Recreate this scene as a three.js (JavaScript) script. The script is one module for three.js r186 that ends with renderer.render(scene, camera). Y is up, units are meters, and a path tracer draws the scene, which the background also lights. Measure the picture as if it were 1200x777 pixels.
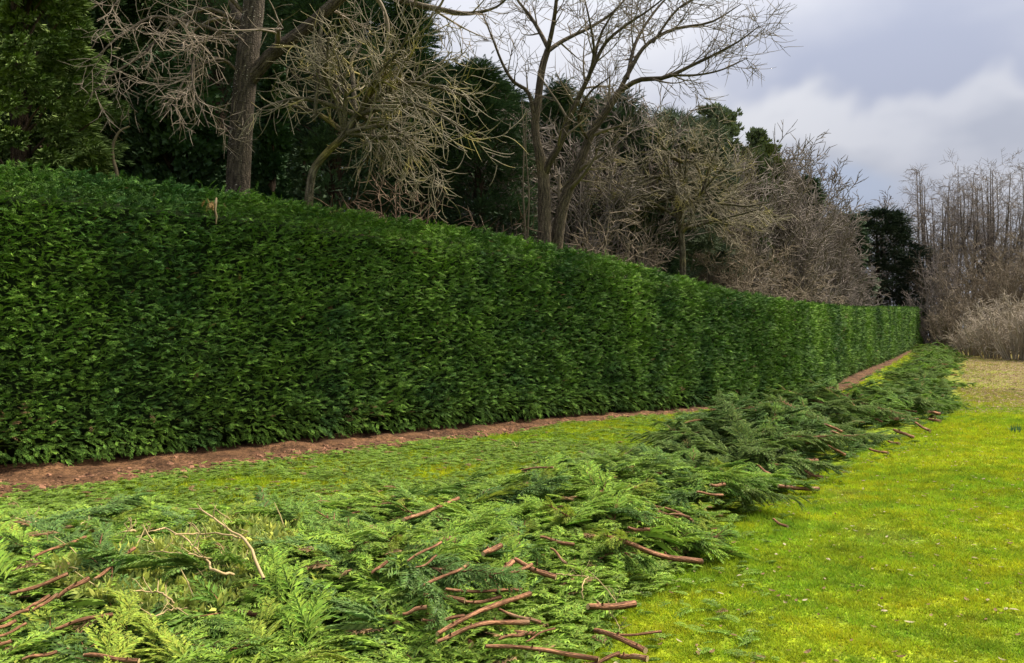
import * as THREE from 'three';
import { ImprovedNoise } from 'three/addons/math/ImprovedNoise.js';
import { mergeGeometries } from 'three/addons/utils/BufferGeometryUtils.js';

// ---------------------------------------------------------------- camera, sky, sun, exposure
const scene = new THREE.Scene();
const W = 1200, H = 777, F = 906, EYE = 1.6, HORIZON = 402;
const camera = new THREE.PerspectiveCamera(2 * Math.atan(H / 2 / F) * 180 / Math.PI, W / H, 0.1, 1500);
camera.position.set(0, EYE, 0);
const PITCH = Math.atan((HORIZON - H / 2) / F);
camera.rotation.x = PITCH;
const renderer = new THREE.WebGLRenderer({ antialias: true });
renderer.setSize(1024, 663);
renderer.toneMapping = THREE.LinearToneMapping;
renderer.toneMappingExposure = 3.5;
renderer.shadowMap.enabled = true;

let seedState = 12345;
function rnd() { seedState = (seedState + 0x6d2b79f5) | 0; let t = Math.imul(seedState ^ (seedState >>> 15), 1 | seedState); t = (t + Math.imul(t ^ (t >>> 7), 61 | t)) ^ t; return ((t ^ (t >>> 14)) >>> 0) / 4294967296; }
const reseed = (n) => { seedState = n | 0; };
const rr = (a, b) => a + (b - a) * rnd();
const gs = () => (rnd() + rnd() + rnd() - 1.5) / 1.5;
const pn = new ImprovedNoise();
const noise = (x, y, z = 0) => pn.noise(x, y, z);
const fbm = (x, y, z = 0, o = 4) => { let s = 0, a = 0.5, k = 1; for (let i = 0; i < o; i++) { s += a * pn.noise(x * k, y * k, z * k + i * 7.3); a *= 0.5; k *= 2.03; } return s; };
const lerp = (a, b, t) => a + (b - a) * t, clamp = (x, a = 0, b = 1) => Math.min(b, Math.max(a, x));
const smooth = (a, b, x) => { const t = clamp((x - a) / (b - a)); return t * t * (3 - 2 * t); };
const V = (x, y, z) => new THREE.Vector3(x, y, z);
function table(t, x) { if (x <= t[0][0]) return t[0][1]; for (let i = 1; i < t.length; i++) if (x <= t[i][0]) return lerp(t[i - 1][1], t[i][1], (x - t[i - 1][0]) / (t[i][0] - t[i - 1][0])); return t[t.length - 1][1]; }

{ // broken overcast: grey-blue veil above a belt of pale cumulus cloud that runs round the horizon
  const w = 1536, h = 768, data = new Float32Array(w * h * 4);
  const veilDark = [0.185, 0.202, 0.257], veilPale = [0.305, 0.311, 0.338], cumulusPale = [0.298, 0.304, 0.328], cumulusGrey = [0.215, 0.227, 0.262], gap = [0.2, 0.235, 0.305];
  for (let j = 0; j < h; j++) {
    const el = ((j + 0.5) / h - 0.5) * Math.PI, y = Math.sin(el), cy = Math.cos(el), deg = el * 180 / Math.PI;
    for (let i = 0; i < w; i++) {
      const az = ((i + 0.5) / w - 0.5) * 2 * Math.PI, x = Math.cos(az) * cy, z = Math.sin(az) * cy, o = (j * w + i) * 4;
      const k = 1 / (Math.max(y, 0) + 0.35);
      const v = clamp(0.45 + 1.7 * fbm(x * k * 1.3 + 75.727, z * k * 1.3 + 62.983, y * 1.2, 6) + 0.35 * smooth(20, 50, deg));
      const c = [0, 1, 2].map((n) => lerp(veilDark[n], veilPale[n], smooth(-0.05, 0.95, v)));
      const edge = 15.2 + 7 * fbm(x * 3.2 + 72.069, z * 3.2 + 37.192, 0, 2) + 5 * fbm(x * 9 + 2, z * 9, y * 9, 4);
      const cumulus = smooth(edge + 0.8, edge - 0.9, deg) * (0.55 + 0.45 * smooth(-0.25, 0.15, fbm(x * 2.3 + 40, z * 2.3, 0, 2)));
      const body = clamp(0.42 + 1.9 * fbm(x * 8 + 5, z * 8 + 2, y * 18, 5) + 0.55 * smooth(edge - 2.6, edge, deg));
      const hole = smooth(0.06, 0.34, fbm(x * 4 + 52.965, z * 4 + 43.934, y * 9, 3)) * smooth(14, 11.5, deg);
      for (let n = 0; n < 3; n++) {
        let q = lerp(c[n], lerp(lerp(cumulusGrey[n], cumulusPale[n], body), gap[n], hole * 0.8), cumulus);
        data[o + n] = q * (1 + 2 * Math.max(0, y)) / 2.18;
      }
      data[o + 3] = 1;
    }
  }
  const sky = new THREE.DataTexture(data, w, h, THREE.RGBAFormat, THREE.FloatType);
  sky.mapping = THREE.EquirectangularReflectionMapping; sky.magFilter = THREE.LinearFilter; sky.minFilter = THREE.LinearFilter; sky.needsUpdate = true;
  scene.background = sky; scene.environment = sky;
}
const sun = new THREE.DirectionalLight(0xfff2df, 3.2);
sun.position.set(72, 98, -44); sun.target.position.set(8, 0, -18);
sun.castShadow = true; sun.shadow.radius = 34; sun.shadow.mapSize.set(2048, 2048);
Object.assign(sun.shadow.camera, { left: -60, right: 60, top: 60, bottom: -60, near: 1, far: 300 });
scene.add(sun, sun.target);

// ---------------------------------------------------------------- terrain, pixels to places
// d is the distance in front of the camera (-z)
const HD = [[0, 0], [9, 0], [12, 0.03], [14.5, 0.05], [17.4, -0.03], [20.5, -0.12], [24.4, -0.21], [28, -0.08], [33.2, 0.18], [45, 0.5], [60, 1.05], [71, 1.48], [90, 2.0], [140, 2.6], [400, 3.2], [900, 3.5]];
const hdSmooth = (d) => (table(HD, d - 1.2) + 2 * table(HD, d) + table(HD, d + 1.2)) / 4;
const ground = (x, d) => hdSmooth(Math.max(d, 0)) + 0.02 * Math.max(0, -x) * smooth(2, 7, d) * smooth(60, 20, d) + 0.05 * fbm(x * 0.35, d * 0.35, 3, 2) * smooth(120, 40, d);
const cosP = Math.cos(PITCH), sinP = Math.sin(PITCH);
function ray(px, py) { const x = (px - W / 2) / F, y = -(py - H / 2) / F; return V(x, y * cosP + sinP, -cosP + y * sinP); }
function at(px, py, d) { const r = ray(px, py); return V(r.x, r.y, r.z).multiplyScalar(-d / r.z).add(V(0, EYE, 0)); }
function onto(px, py, f) { // where the sight line meets the surface y = f(x, d)
  const r = ray(px, py).multiplyScalar(1); r.multiplyScalar(-1 / r.z);
  for (let d = 1; d < 120; d += 0.01 + d * 0.001) if (EYE + r.y * d <= f(r.x * d, d)) return V(r.x * d, f(r.x * d, d), -d);
  return V(r.x * 60, f(r.x * 60, 60), -60);
}

// ---------------------------------------------------------------- scene graph helpers
const taken = new Map();
function numbered(name) { const n = taken.get(name) ?? 0; taken.set(name, n + 1); return n ? `${name}_${String(n).padStart(3, '0')}` : name; }
function tag(o, label, category, group, kind) { Object.assign(o.userData, { label, category }); if (group) o.userData.group = group; if (kind) o.userData.kind = kind; return o; }
function shade(o) { o.castShadow = true; o.receiveShadow = true; return o; }
function thing(name, label, category, pos, group) { const g = new THREE.Group(); g.name = numbered(name); if (pos) g.position.copy(pos); scene.add(g); return tag(g, label, category, group); }
function part(name, geo, mat, parent) { const m = shade(new THREE.Mesh(geo, mat)); m.name = name; parent.add(m); return m; }
function top(name, geo, mat, label, category, group, kind) { const m = shade(new THREE.Mesh(geo, mat)); m.name = numbered(name); scene.add(m); return tag(m, label, category, group, kind); }
// copies: list of [position, x direction, up, scale, colour]
const mA = new THREE.Matrix4(), vX = V(0, 0, 0), vY = V(0, 0, 0), vZ = V(0, 0, 0);
function matrixOf(p, dir, up, s, out = mA) {
  vX.copy(dir).normalize(); vZ.crossVectors(vX, up); if (vZ.lengthSq() < 1e-6) vZ.set(0, 0, 1).cross(vX); vZ.normalize(); vY.crossVectors(vZ, vX);
  const [sx, sy, sz] = Array.isArray(s) ? s : [s, s, s];
  out.makeBasis(vX.multiplyScalar(sx), vY.multiplyScalar(sy), vZ.multiplyScalar(sz)); out.setPosition(p); return out;
}
function copies(name, geo, mat, list, parent) {
  const m = shade(new THREE.InstancedMesh(geo, mat, list.length)); m.name = parent ? name : numbered(name);
  list.forEach(([p, dir, up, s, c], i) => { m.setMatrixAt(i, matrixOf(p, dir, up, s)); if (c) m.setColorAt(i, c); });
  m.userData.kind = 'stuff'; (parent ?? scene).add(m); return m;
}
const C = (r, g, b) => new THREE.Color().setRGB(r, g, b);
const std = (color, roughness = 0.85, more = {}) => new THREE.MeshPhysicalMaterial({ color, roughness, specularIntensity: 0.25, side: THREE.DoubleSide, ...more });
const leafy = (color, transmission = 0.35, specularIntensity = 0.3, more = {}) => new THREE.MeshPhysicalMaterial({ color, roughness: 1, specularIntensity, transmission, thickness: 0, vertexColors: true, side: THREE.DoubleSide, ...more });

// ---------------------------------------------------------------- shapes
class Buf { // tubes gathered into one geometry, coloured per vertex
  constructor(tint) { this.p = []; this.n = []; this.c = []; this.u = []; this.i = []; this.tint = tint; }
  tube(pts, rad, sides, cap = false) {
    const base = this.p.length / 3, N = pts.length; let len = 0;
    const t = V(0, 0, 0), a = V(0, 0, 0), b = V(0, 0, 0), ref = V(0, 0, 0);
    for (let k = 0; k < N; k++) {
      t.subVectors(pts[Math.min(k + 1, N - 1)], pts[Math.max(k - 1, 0)]).normalize();
      if (k) len += pts[k].distanceTo(pts[k - 1]);
      if (k === 0) ref.set(Math.abs(t.y) > 0.8 ? 1 : 0, Math.abs(t.y) > 0.8 ? 0 : 1, 0.13);
      a.crossVectors(t, ref).normalize(); b.crossVectors(a, t); ref.copy(b);
      const col = this.tint ? this.tint(pts[k], rad[k]) : [1, 1, 1];
      const seam = this.u ? 1 : 0;
      for (let s = 0; s < sides + seam; s++) {
        const th = s / sides * 2 * Math.PI, ca = Math.cos(th), sa = Math.sin(th), nx = a.x * ca + b.x * sa, ny = a.y * ca + b.y * sa, nz = a.z * ca + b.z * sa;
        const r = rad[k];
        this.p.push(pts[k].x + nx * r, pts[k].y + ny * r, pts[k].z + nz * r); this.n.push(nx, ny, nz); this.c.push(...col); this.u.push(s / sides * Math.max(1, Math.round(rad[0] * 6.28 / 0.3)) * 0.3, len);
      }
      if (k) for (let s = 0; s < sides; s++) { const q = base + (k - 1) * (sides + 1) + s, w = q + sides + 1; this.i.push(q, w, q + 1, q + 1, w, w + 1); }
    }
    return this;
  }
  geo() {
    const g = new THREE.BufferGeometry();
    g.setAttribute('position', new THREE.Float32BufferAttribute(this.p, 3)); g.setAttribute('normal', new THREE.Float32BufferAttribute(this.n, 3));
    g.setAttribute('color', new THREE.Float32BufferAttribute(this.c, 3)); g.setAttribute('uv', new THREE.Float32BufferAttribute(this.u, 2)); g.setIndex(this.i); return g;
  }
}
class Tri { // loose faces: kites and blades
  constructor() { this.p = []; this.c = []; this.tone = 1; }
  tri(a, b, c) { this.p.push(...a, ...b, ...c); for (let k = 0; k < 3; k++) this.c.push(this.tone * (this.warm ?? 1), this.tone, this.tone); }
  kite(o, d, side, len, wid, wide = 0.4, lift = 0) { // o start, d direction, side across
    const m = [0, 1, 2].map((k) => o[k] + d[k] * len * wide), e = [0, 1, 2].map((k) => o[k] + d[k] * len); m[1] += lift;
    const l = [0, 1, 2].map((k) => m[k] + side[k] * wid / 2), r = [0, 1, 2].map((k) => m[k] - side[k] * wid / 2);
    this.tri(o, l, e); this.tri(o, e, r);
  }
  geo() { const g = new THREE.BufferGeometry(); g.setAttribute('position', new THREE.Float32BufferAttribute(this.p, 3)); g.setAttribute('color', new THREE.Float32BufferAttribute(this.c, 3)); g.computeVertexNormals(); return g; }
}
const nrm = (v) => { const l = Math.hypot(...v) || 1; return v.map((x) => x / l); };
// flat scale-leaved spray: axis along +x, branchlets in the xz plane, unit length, tips nodding
function sprayInto(t, pairs, lobes, wid, droop, place = (p) => p, spread = 0.34) {
  const q = new Tri();
  const bend = (x, z) => [x, -droop * x * x - 0.25 * Math.abs(z) * Math.abs(z) + 0.012 * Math.sin(x * 23 + z * 31), z];
  const stick = (x0, z0, ang, len, w) => {
    const dx = Math.cos(ang), dz = Math.sin(ang), o = bend(x0, z0), e = bend(x0 + dx * len, z0 + dz * len), m = bend(x0 + dx * len * 0.45, z0 + dz * len * 0.45);
    const l = [m[0] - dz * w / 2, m[1] + w * 0.12, m[2] + dx * w / 2], r = [m[0] + dz * w / 2, m[1] + w * 0.12, m[2] - dx * w / 2];
    q.tone = rr(0.6, 1.45); q.warm = rr(0.9, 1.25); q.tri(o, l, e); q.tri(o, e, r);
  };
  stick(0, 0, 0, 1, wid * 0.8);
  for (let i = 0; i < pairs; i++) for (const s of [-1, 1]) {
    const x = 0.08 + 0.84 * (i + (s > 0 ? 0.45 : 0) + rr(-0.15, 0.15)) / pairs, len = spread * (1.05 - x * 0.72) * rr(0.75, 1.15) * (x < 0.2 ? 0.75 : 1), ang = s * rr(0.55, 0.85);
    stick(x, 0, ang, len, wid);
    for (let k = 0; k < lobes; k++) { const f = 0.2 + 0.62 * (k + rr(0, 0.6)) / lobes; stick(x + Math.cos(ang) * len * f, Math.sin(ang) * len * f, ang + (k % 2 ? 1 : -1) * rr(0.45, 0.75), len * rr(0.32, 0.5) * (1.15 - f * 0.6), wid * 0.8); }
  }
  for (let k = 0; k < q.p.length; k += 3) t.p.push(...place([q.p[k], q.p[k + 1], q.p[k + 2]]));
  for (const v of q.c) t.c.push(v);
}
function sprayGeo(pairs, lobes, wid, droop, spread) { const t = new Tri(); sprayInto(t, pairs, lobes, wid, droop, undefined, spread); return t.geo(); }
function leafClump(n, len, wid, curl, spread) { // broad leaves round a short shoot along +x
  const t = new Tri();
  for (let i = 0; i < n; i++) {
    const a = i * 2.4 + rr(-0.4, 0.4), up = rr(0.2, spread), d = nrm([Math.cos(up), Math.sin(up) * Math.cos(a), Math.sin(up) * Math.sin(a)]), o = [rr(-0.3, 0.35) * len, 0, 0];
    const side = nrm([-Math.sin(up) * 0.2, -Math.sin(a), Math.cos(a)]), l = len * rr(0.75, 1.2);
    t.kite(o, d, side, l, wid * rr(0.8, 1.2), 0.42, -curl * l);
  }
  return t.geo();
}
function noiseTexture(size, fn, srgb) {
  const d = new Uint8Array(size * size * 4);
  for (let j = 0; j < size; j++) for (let i = 0; i < size; i++) { const c = fn(i / size, j / size); for (let k = 0; k < 3; k++) d[(j * size + i) * 4 + k] = clamp(c[k]) * 255; d[(j * size + i) * 4 + 3] = 255; }
  const t = new THREE.DataTexture(d, size, size); t.wrapS = t.wrapT = THREE.RepeatWrapping; t.magFilter = THREE.LinearFilter; t.minFilter = THREE.LinearMipmapLinearFilter; t.generateMipmaps = true;
  if (srgb) t.colorSpace = THREE.SRGBColorSpace; t.needsUpdate = true; return t;
}
// noise that tiles over [0,1]
const tiled = (u, v, k, o = 3, z = 0) => { const a = (x, y) => fbm(x * k, y * k, z, o); const s = smooth(0, 1, u), r = smooth(0, 1, v); return lerp(lerp(a(u, v), a(u - 1, v), s), lerp(a(u, v - 1), a(u - 1, v - 1), s), r) * 1.6; };

// ---------------------------------------------------------------- materials
const grainMap = noiseTexture(512, (u, v) => { const a = 0.76 + 0.45 * tiled(u, v, 14, 3) + 0.5 * tiled(u, v, 60, 2, 3); return [a * 1.0, a, a * 0.9]; }, true);
const grainBump = noiseTexture(512, (u, v) => { const a = 0.5 + 0.5 * tiled(u, v, 16, 4, 5); return [a, a, a]; });
const barkBump = noiseTexture(512, (u, v) => { const a = 0.5 + 0.9 * Math.abs(tiled(u, v * 0.25, 22, 3, 2)) - 0.3 + 0.4 * tiled(u, v, 40, 2, 8); return [a, a, a]; });
const barkMap = noiseTexture(512, (u, v) => { const a = 0.74 + 0.5 * tiled(u, v * 0.3, 20, 3, 4) + 0.35 * tiled(u, v, 50, 2, 6); return [a, a * 0.99, a * 0.97]; }, true);
const fleckMap = noiseTexture(512, (u, v) => { const a = 0.74 + 0.5 * tiled(u, v * 0.3, 20, 3, 4) + 0.35 * tiled(u, v, 50, 2, 6), w = smooth(0.34, 0.42, tiled(u, v, 34, 2, 15) + 0.35 * tiled(u, v, 6, 2, 17)); return [lerp(a * 0.5, 0.95, w), lerp(a * 0.46, 0.93, w), lerp(a * 0.41, 0.88, w)]; }, true);
const M = {
  fleckBark: std(C(0.5, 0.49, 0.47), 0.9, { map: fleckMap, bumpMap: barkBump, bumpScale: 0.03 }),
  lawn: std(C(1, 1, 1), 0.95, { vertexColors: true, map: grainMap, bumpMap: grainBump, bumpScale: 0.03 }),
  soil: std(C(1, 1, 1), 0.95, { vertexColors: true, map: grainMap, bumpMap: grainBump, bumpScale: 0.05 }),
  hedgeCore: std(C(0.014, 0.022, 0.009), 1, { specularIntensity: 0 }),  // near-black, the shade inside the hedge put into the colour
  hedge: new THREE.MeshPhysicalMaterial({ color: C(1, 1, 1), roughness: 0.7, specularIntensity: 0.25, vertexColors: true, side: THREE.DoubleSide }),
  grass: leafy(C(1, 1, 1), 0.35, 0.2),
  bark: std(C(1, 1, 1), 0.9, { vertexColors: true, map: barkMap, bumpMap: barkBump, bumpScale: 0.03 }),
  twig: std(C(1, 1, 1), 0.9, { vertexColors: true }),
  stem: std(C(1, 1, 1), 0.75, { vertexColors: true, map: barkMap, bumpMap: barkBump, bumpScale: 0.006 }),
  cut: std(C(0.72, 0.54, 0.34), 0.8, { map: grainMap }),
  frondPale: leafy(C(0.165, 0.29, 0.032), 0.35, 0.3),
  frondMid: leafy(C(0.115, 0.215, 0.032), 0.35, 0.3),
  frondDeep: leafy(C(0.098, 0.165, 0.033), 0.35, 0.3),
  frondYellow: leafy(C(0.22, 0.31, 0.038), 0.35, 0.3),
  frondBlue: leafy(C(0.095, 0.185, 0.042), 0.35, 0.3),
  frondLoose: leafy(C(1, 1, 1), 0.35, 0.3),
  evergreen: new THREE.MeshPhysicalMaterial({ color: C(1, 1, 1), roughness: 0.75, specularIntensity: 0.15, vertexColors: true, side: THREE.DoubleSide }),
  leaf: leafy(C(1, 1, 1), 0.2, 0.2),
  privet: leafy(C(1, 1, 1), 0.3, 0.5),
};

// ---------------------------------------------------------------- hedge line
const HA = V(-5.63, 0, -8.5), HB = V(9.29, 0, -24.4), HE = V(37.5, 0, -70.7);
const L1 = HA.distanceTo(HB), L2 = HB.distanceTo(HE), T1 = HB.clone().sub(HA).normalize(), T2 = HE.clone().sub(HB).normalize(), S0 = -L1 - 7;
function hedgeAt(s) { // s along the face, 0 at the bend
  const k = smooth(-0.35, 0.35, s), t = T1.clone().lerp(T2, k).normalize();
  const p = HB.clone().addScaledVector(s < 0 ? T1 : T2, s);
  return { p, t, n: V(-t.z, 0, t.x) };
}
const topPx = [[-300, 165], [0, 190], [100, 200], [200, 213], [300, 226], [400, 245], [500, 259], [560, 268], [640, 285], [700, 297], [800, 325], [870, 343], [945, 356], [1000, 362], [1080, 362]];
const hedgeTop = (s) => { const { p } = hedgeAt(Math.max(s, -L1 - 1.5)); const d = -p.z; return EYE + (HORIZON - table(topPx, 600 + F * p.x / d)) / F * d; };
const soilWidth = (s) => table([[-30, 1.3], [-L1, 1.2], [-L1 * 0.8, 1.0], [-L1 * 0.62, 0.8], [-L1 * 0.45, 0.58], [-L1 * 0.3, 0.34], [0, 0.45], [6, 0.7], [14, 0.6], [30, 0.4], [60, 0.3]], s) * (1 + 0.5 * fbm(s * 0.9, 4, 1, 3));

// the long heap of cut branches: centre x, d, half width, height
const HEAP = [[-6.8, 2.4, 2.4, 0.3], [-3.5, 4.0, 2.4, 0.32], [-1.3, 4.9, 1.9, 0.32], [0.0, 5.9, 1.3, 0.34], [1.35, 7.4, 0.85, 0.46], [2.9, 9.9, 0.95, 0.68], [5.0, 12.9, 1.15, 0.74], [7.6, 16.2, 1.2, 0.62], [10.3, 20, 1.1, 0.55], [13.5, 25.5, 1.1, 0.55], [17.2, 32, 1.2, 0.6], [22.7, 41, 1.2, 0.55], [29, 52, 1.3, 0.5], [33.6, 62, 1.5, 0.6]];
function heapAt(x, d) { // [share of the half width, height]
  let best = 9, hh = 0;
  for (let i = 1; i < HEAP.length; i++) {
    const [ax, ad, aw, ah] = HEAP[i - 1], [bx, bd, bw, bh] = HEAP[i], ex = bx - ax, ed = bd - ad, t = clamp(((x - ax) * ex + (d - ad) * ed) / (ex * ex + ed * ed));
    const q = Math.hypot(x - ax - ex * t, d - ad - ed * t) / lerp(aw, bw, t);
    if (q < best) { best = q; hh = lerp(ah, bh, t); }
  }
  return [best, hh];
}
const heapHeight = (x, d) => { const [q, h] = heapAt(x, d); const e = q + 0.28 * fbm(x * 0.9, d * 0.9, 2, 3); return e >= 1 ? 0 : h * lerp(1, 0.68 + 0.42 * Math.sin(d * (d < 17 ? 1.75 : 1.05) + x * 0.3 + 1.1), smooth(6.6, 8.5, d)) * Math.pow(1 - e * e, 0.8) * (1 + 1.3 * fbm(x * 0.95, d * 0.95, 7, 2)); };
const pile = (x, d) => ground(x, d) + heapHeight(x, d);
const hedgeSide = (x, d) => { // distance in front of the hedge face, and s
  const s1 = (x - HB.x) * T1.x + (-d - HB.z) * T1.z, s2 = (x - HB.x) * T2.x + (-d - HB.z) * T2.z;
  const s = s2 > 0 ? s2 : Math.min(s1, 0), { p, n } = hedgeAt(s); return [(x - p.x) * n.x + (-d - p.z) * n.z, s];
};

// ---------------------------------------------------------------- lawn
const mossy = (x, d) => clamp(0.6 + 1.0 * fbm(x * 0.33, d * 0.33, 11, 3) + 1.2 * fbm(x * 1.9, d * 2.6, 12, 4) + 0.2 * smooth(16, 30, d));
const litterAt = (x, d) => { const line = 13.6 + (d - 21) * 0.47; return smooth(-4.5, 3.5, x - line + 6 * fbm(x * 0.35, d * 0.35, 21, 4)) * smooth(15, 27, d); };
const cGrass = C(0.145, 0.275, 0.014), cMoss = C(0.315, 0.375, 0.012), cWorn = C(0.17, 0.16, 0.05), cLitter = C(0.2, 0.125, 0.085);
function lawnColor(x, d, out) {
  out.copy(cGrass).lerp(cMoss, mossy(x, d));
  const worn = smooth(0.22, 0.45, fbm(x * 0.8, d * 0.8, 31, 3)); out.lerp(cWorn, worn * 0.4);
  out.lerp(cLitter, litterAt(x, d) * 0.6); return out;
}
{
  const axis = (lo, hi, fine0, fine1, step, grow) => { const a = []; for (let v = fine0; v <= fine1; v += step) a.push(v); let s = step, v = a[a.length - 1]; while (v < hi) { s *= grow; v += s; a.push(v); } v = a[0]; s = step; while (v > lo) { s *= grow; v -= s; a.unshift(v); } return a; };
  const xs = axis(-500, 500, -9, 16, 0.14, 1.07), ds = axis(-40, 900, 2, 22, 0.14, 1.045), p = [], c = [], u = [], idx = [], col = C(0, 0, 0);
  for (const d of ds) for (const x of xs) {
    p.push(x, ground(x, d) + 0.012 * fbm(x * 3, d * 3, 5, 2) * smooth(60, 10, Math.abs(d)), -d); u.push(x / 1.7, d / 1.7);
    const [side] = hedgeSide(x, d);
    lawnColor(x, d, col); if (side < -0.2 && d < 120) col.lerp(cLitter, smooth(-0.2, -1, side)); c.push(col.r, col.g, col.b);
  }
  for (let j = 1; j < ds.length; j++) for (let i = 1; i < xs.length; i++) { const a = (j - 1) * xs.length + i - 1, b = a + xs.length; idx.push(a, a + 1, b + 1, a, b + 1, b); }
  const g = new THREE.BufferGeometry(); g.setAttribute('position', new THREE.Float32BufferAttribute(p, 3)); g.setAttribute('color', new THREE.Float32BufferAttribute(c, 3)); g.setAttribute('uv', new THREE.Float32BufferAttribute(u, 2)); g.setIndex(idx); g.computeVertexNormals();
  const m = shade(new THREE.Mesh(g, M.lawn)); m.name = 'lawn'; scene.add(m); tag(m, 'yellow-green mossy lawn running alongside the clipped hedge', 'lawn', null, 'structure');
}
{ // bare soil strip under the hedge
  const p = [], c = [], u = [], idx = [], n = 12; let rows = 0;
  for (let s = S0; s < L2; s += s < 4 ? 0.1 : 0.35) {
    const { p: q, n: nn } = hedgeAt(s), w = soilWidth(s);
    for (let k = 0; k <= n; k++) {
      const v = lerp(-0.75, w, k / n) + (k === n ? 0.1 * fbm(s * 6, 2, 9, 2) : 0), x = q.x + nn.x * v, d = -(q.z + nn.z * v), edge = k === n ? -0.012 : 0.02;
      p.push(x, ground(x, d) + edge + 0.12 * Math.max(-0.2, fbm(x * 2.4, d * 2.4, 41, 4)) * (k < n ? 1 : 0) + 0.05 * smooth(0.5, -0.3, v), -d); u.push(x / 1.1, d / 1.1);
      const f = clamp(0.5 + 1.4 * fbm(x * 2.2, d * 2.2, 51, 4)); c.push(lerp(0.07, 0.23, f), lerp(0.036, 0.122, f), lerp(0.024, 0.074, f));
    }
    if (rows++) for (let k = 0; k < n; k++) { const b = rows * (n + 1) - (n + 1) + k, a = b - n - 1; idx.push(a, a + 1, b + 1, a, b + 1, b); }
  }
  const g = new THREE.BufferGeometry(); g.setAttribute('position', new THREE.Float32BufferAttribute(p, 3)); g.setAttribute('color', new THREE.Float32BufferAttribute(c, 3)); g.setAttribute('uv', new THREE.Float32BufferAttribute(u, 2)); g.setIndex(idx); g.computeVertexNormals();
  const m = shade(new THREE.Mesh(g, M.soil)); m.name = 'soil_strip'; scene.add(m); tag(m, 'bare red-brown earth strip along the foot of the hedge', 'soil', null, 'structure');
  reseed(77); // dead brown needles and bits lying on it
  const bit = new Tri(); for (let i = 0; i < 6; i++) { const a = rr(0, 6.28), l = rr(0.5, 1), o = [rr(-0.5, 0.5), rr(0, 0.15), rr(-0.5, 0.5)]; bit.kite(o, nrm([Math.cos(a), rr(-0.05, 0.3), Math.sin(a)]), [-Math.sin(a), 0, Math.cos(a)], l, 0.14); }
  const list = [];
  for (let i = 0; i < 9000; i++) { const s = rr(S0, i % 5 ? 0 : 30), v = rr(-0.3, 0.96) * soilWidth(s), { p: q, n: nn } = hedgeAt(s), x = q.x + nn.x * v, d = -(q.z + nn.z * v), a = rr(0, 6.28), k = rr(0.5, 1.5); list.push([V(x, ground(x, d) + 0.03 + 0.05 * Math.max(-0.2, fbm(x * 2.4, d * 2.4, 41, 4)), -d), V(Math.cos(a), 0, Math.sin(a)), V(0, 1, 0), rr(0.02, 0.055), C(0.2 * k, 0.11 * k, 0.065 * k)]); }
  const clod = new THREE.IcosahedronGeometry(1, 1), cp = clod.attributes.position; for (let i = 0; i < cp.count; i++) { const k = 1 + 0.5 * noise(cp.getX(i) * 1.7, cp.getY(i) * 1.7, cp.getZ(i) * 1.7 + 3); cp.setXYZ(i, cp.getX(i) * k, cp.getY(i) * k * 0.7, cp.getZ(i) * k); } clod.computeVertexNormals();
  const lumps = []; for (let i = 0; i < 2600; i++) { const s = rr(S0, i % 6 ? 0 : 25), v = rr(-0.35, 0.98) * soilWidth(s), { p: q, n: nn } = hedgeAt(s), x = q.x + nn.x * v, d = -(q.z + nn.z * v), a = rr(0, 6.28), k = rr(0.5, 1.3); lumps.push([V(x, ground(x, d) + 0.02 + 0.1 * Math.max(-0.2, fbm(x * 2.4, d * 2.4, 41, 4)), -d), V(Math.cos(a), 0, Math.sin(a)), V(gs() * 0.5, 1, gs() * 0.5), 0.008 + 0.045 * Math.pow(rnd(), 3), C(0.2 * k, 0.105 * k, 0.062 * k)]); }
  tag(copies('soil_clods', clod, (M.clod ??= std(C(1, 1, 1), 1)), lumps), 'crumbly red-brown soil clods on the bare earth strip', 'soil', null, 'stuff');
  tag(copies('dead_needle_litter', bit.geo(), M.leaf, list), 'dry brown needle litter scattered over the bare earth strip', 'litter', null, 'stuff');
}
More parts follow.
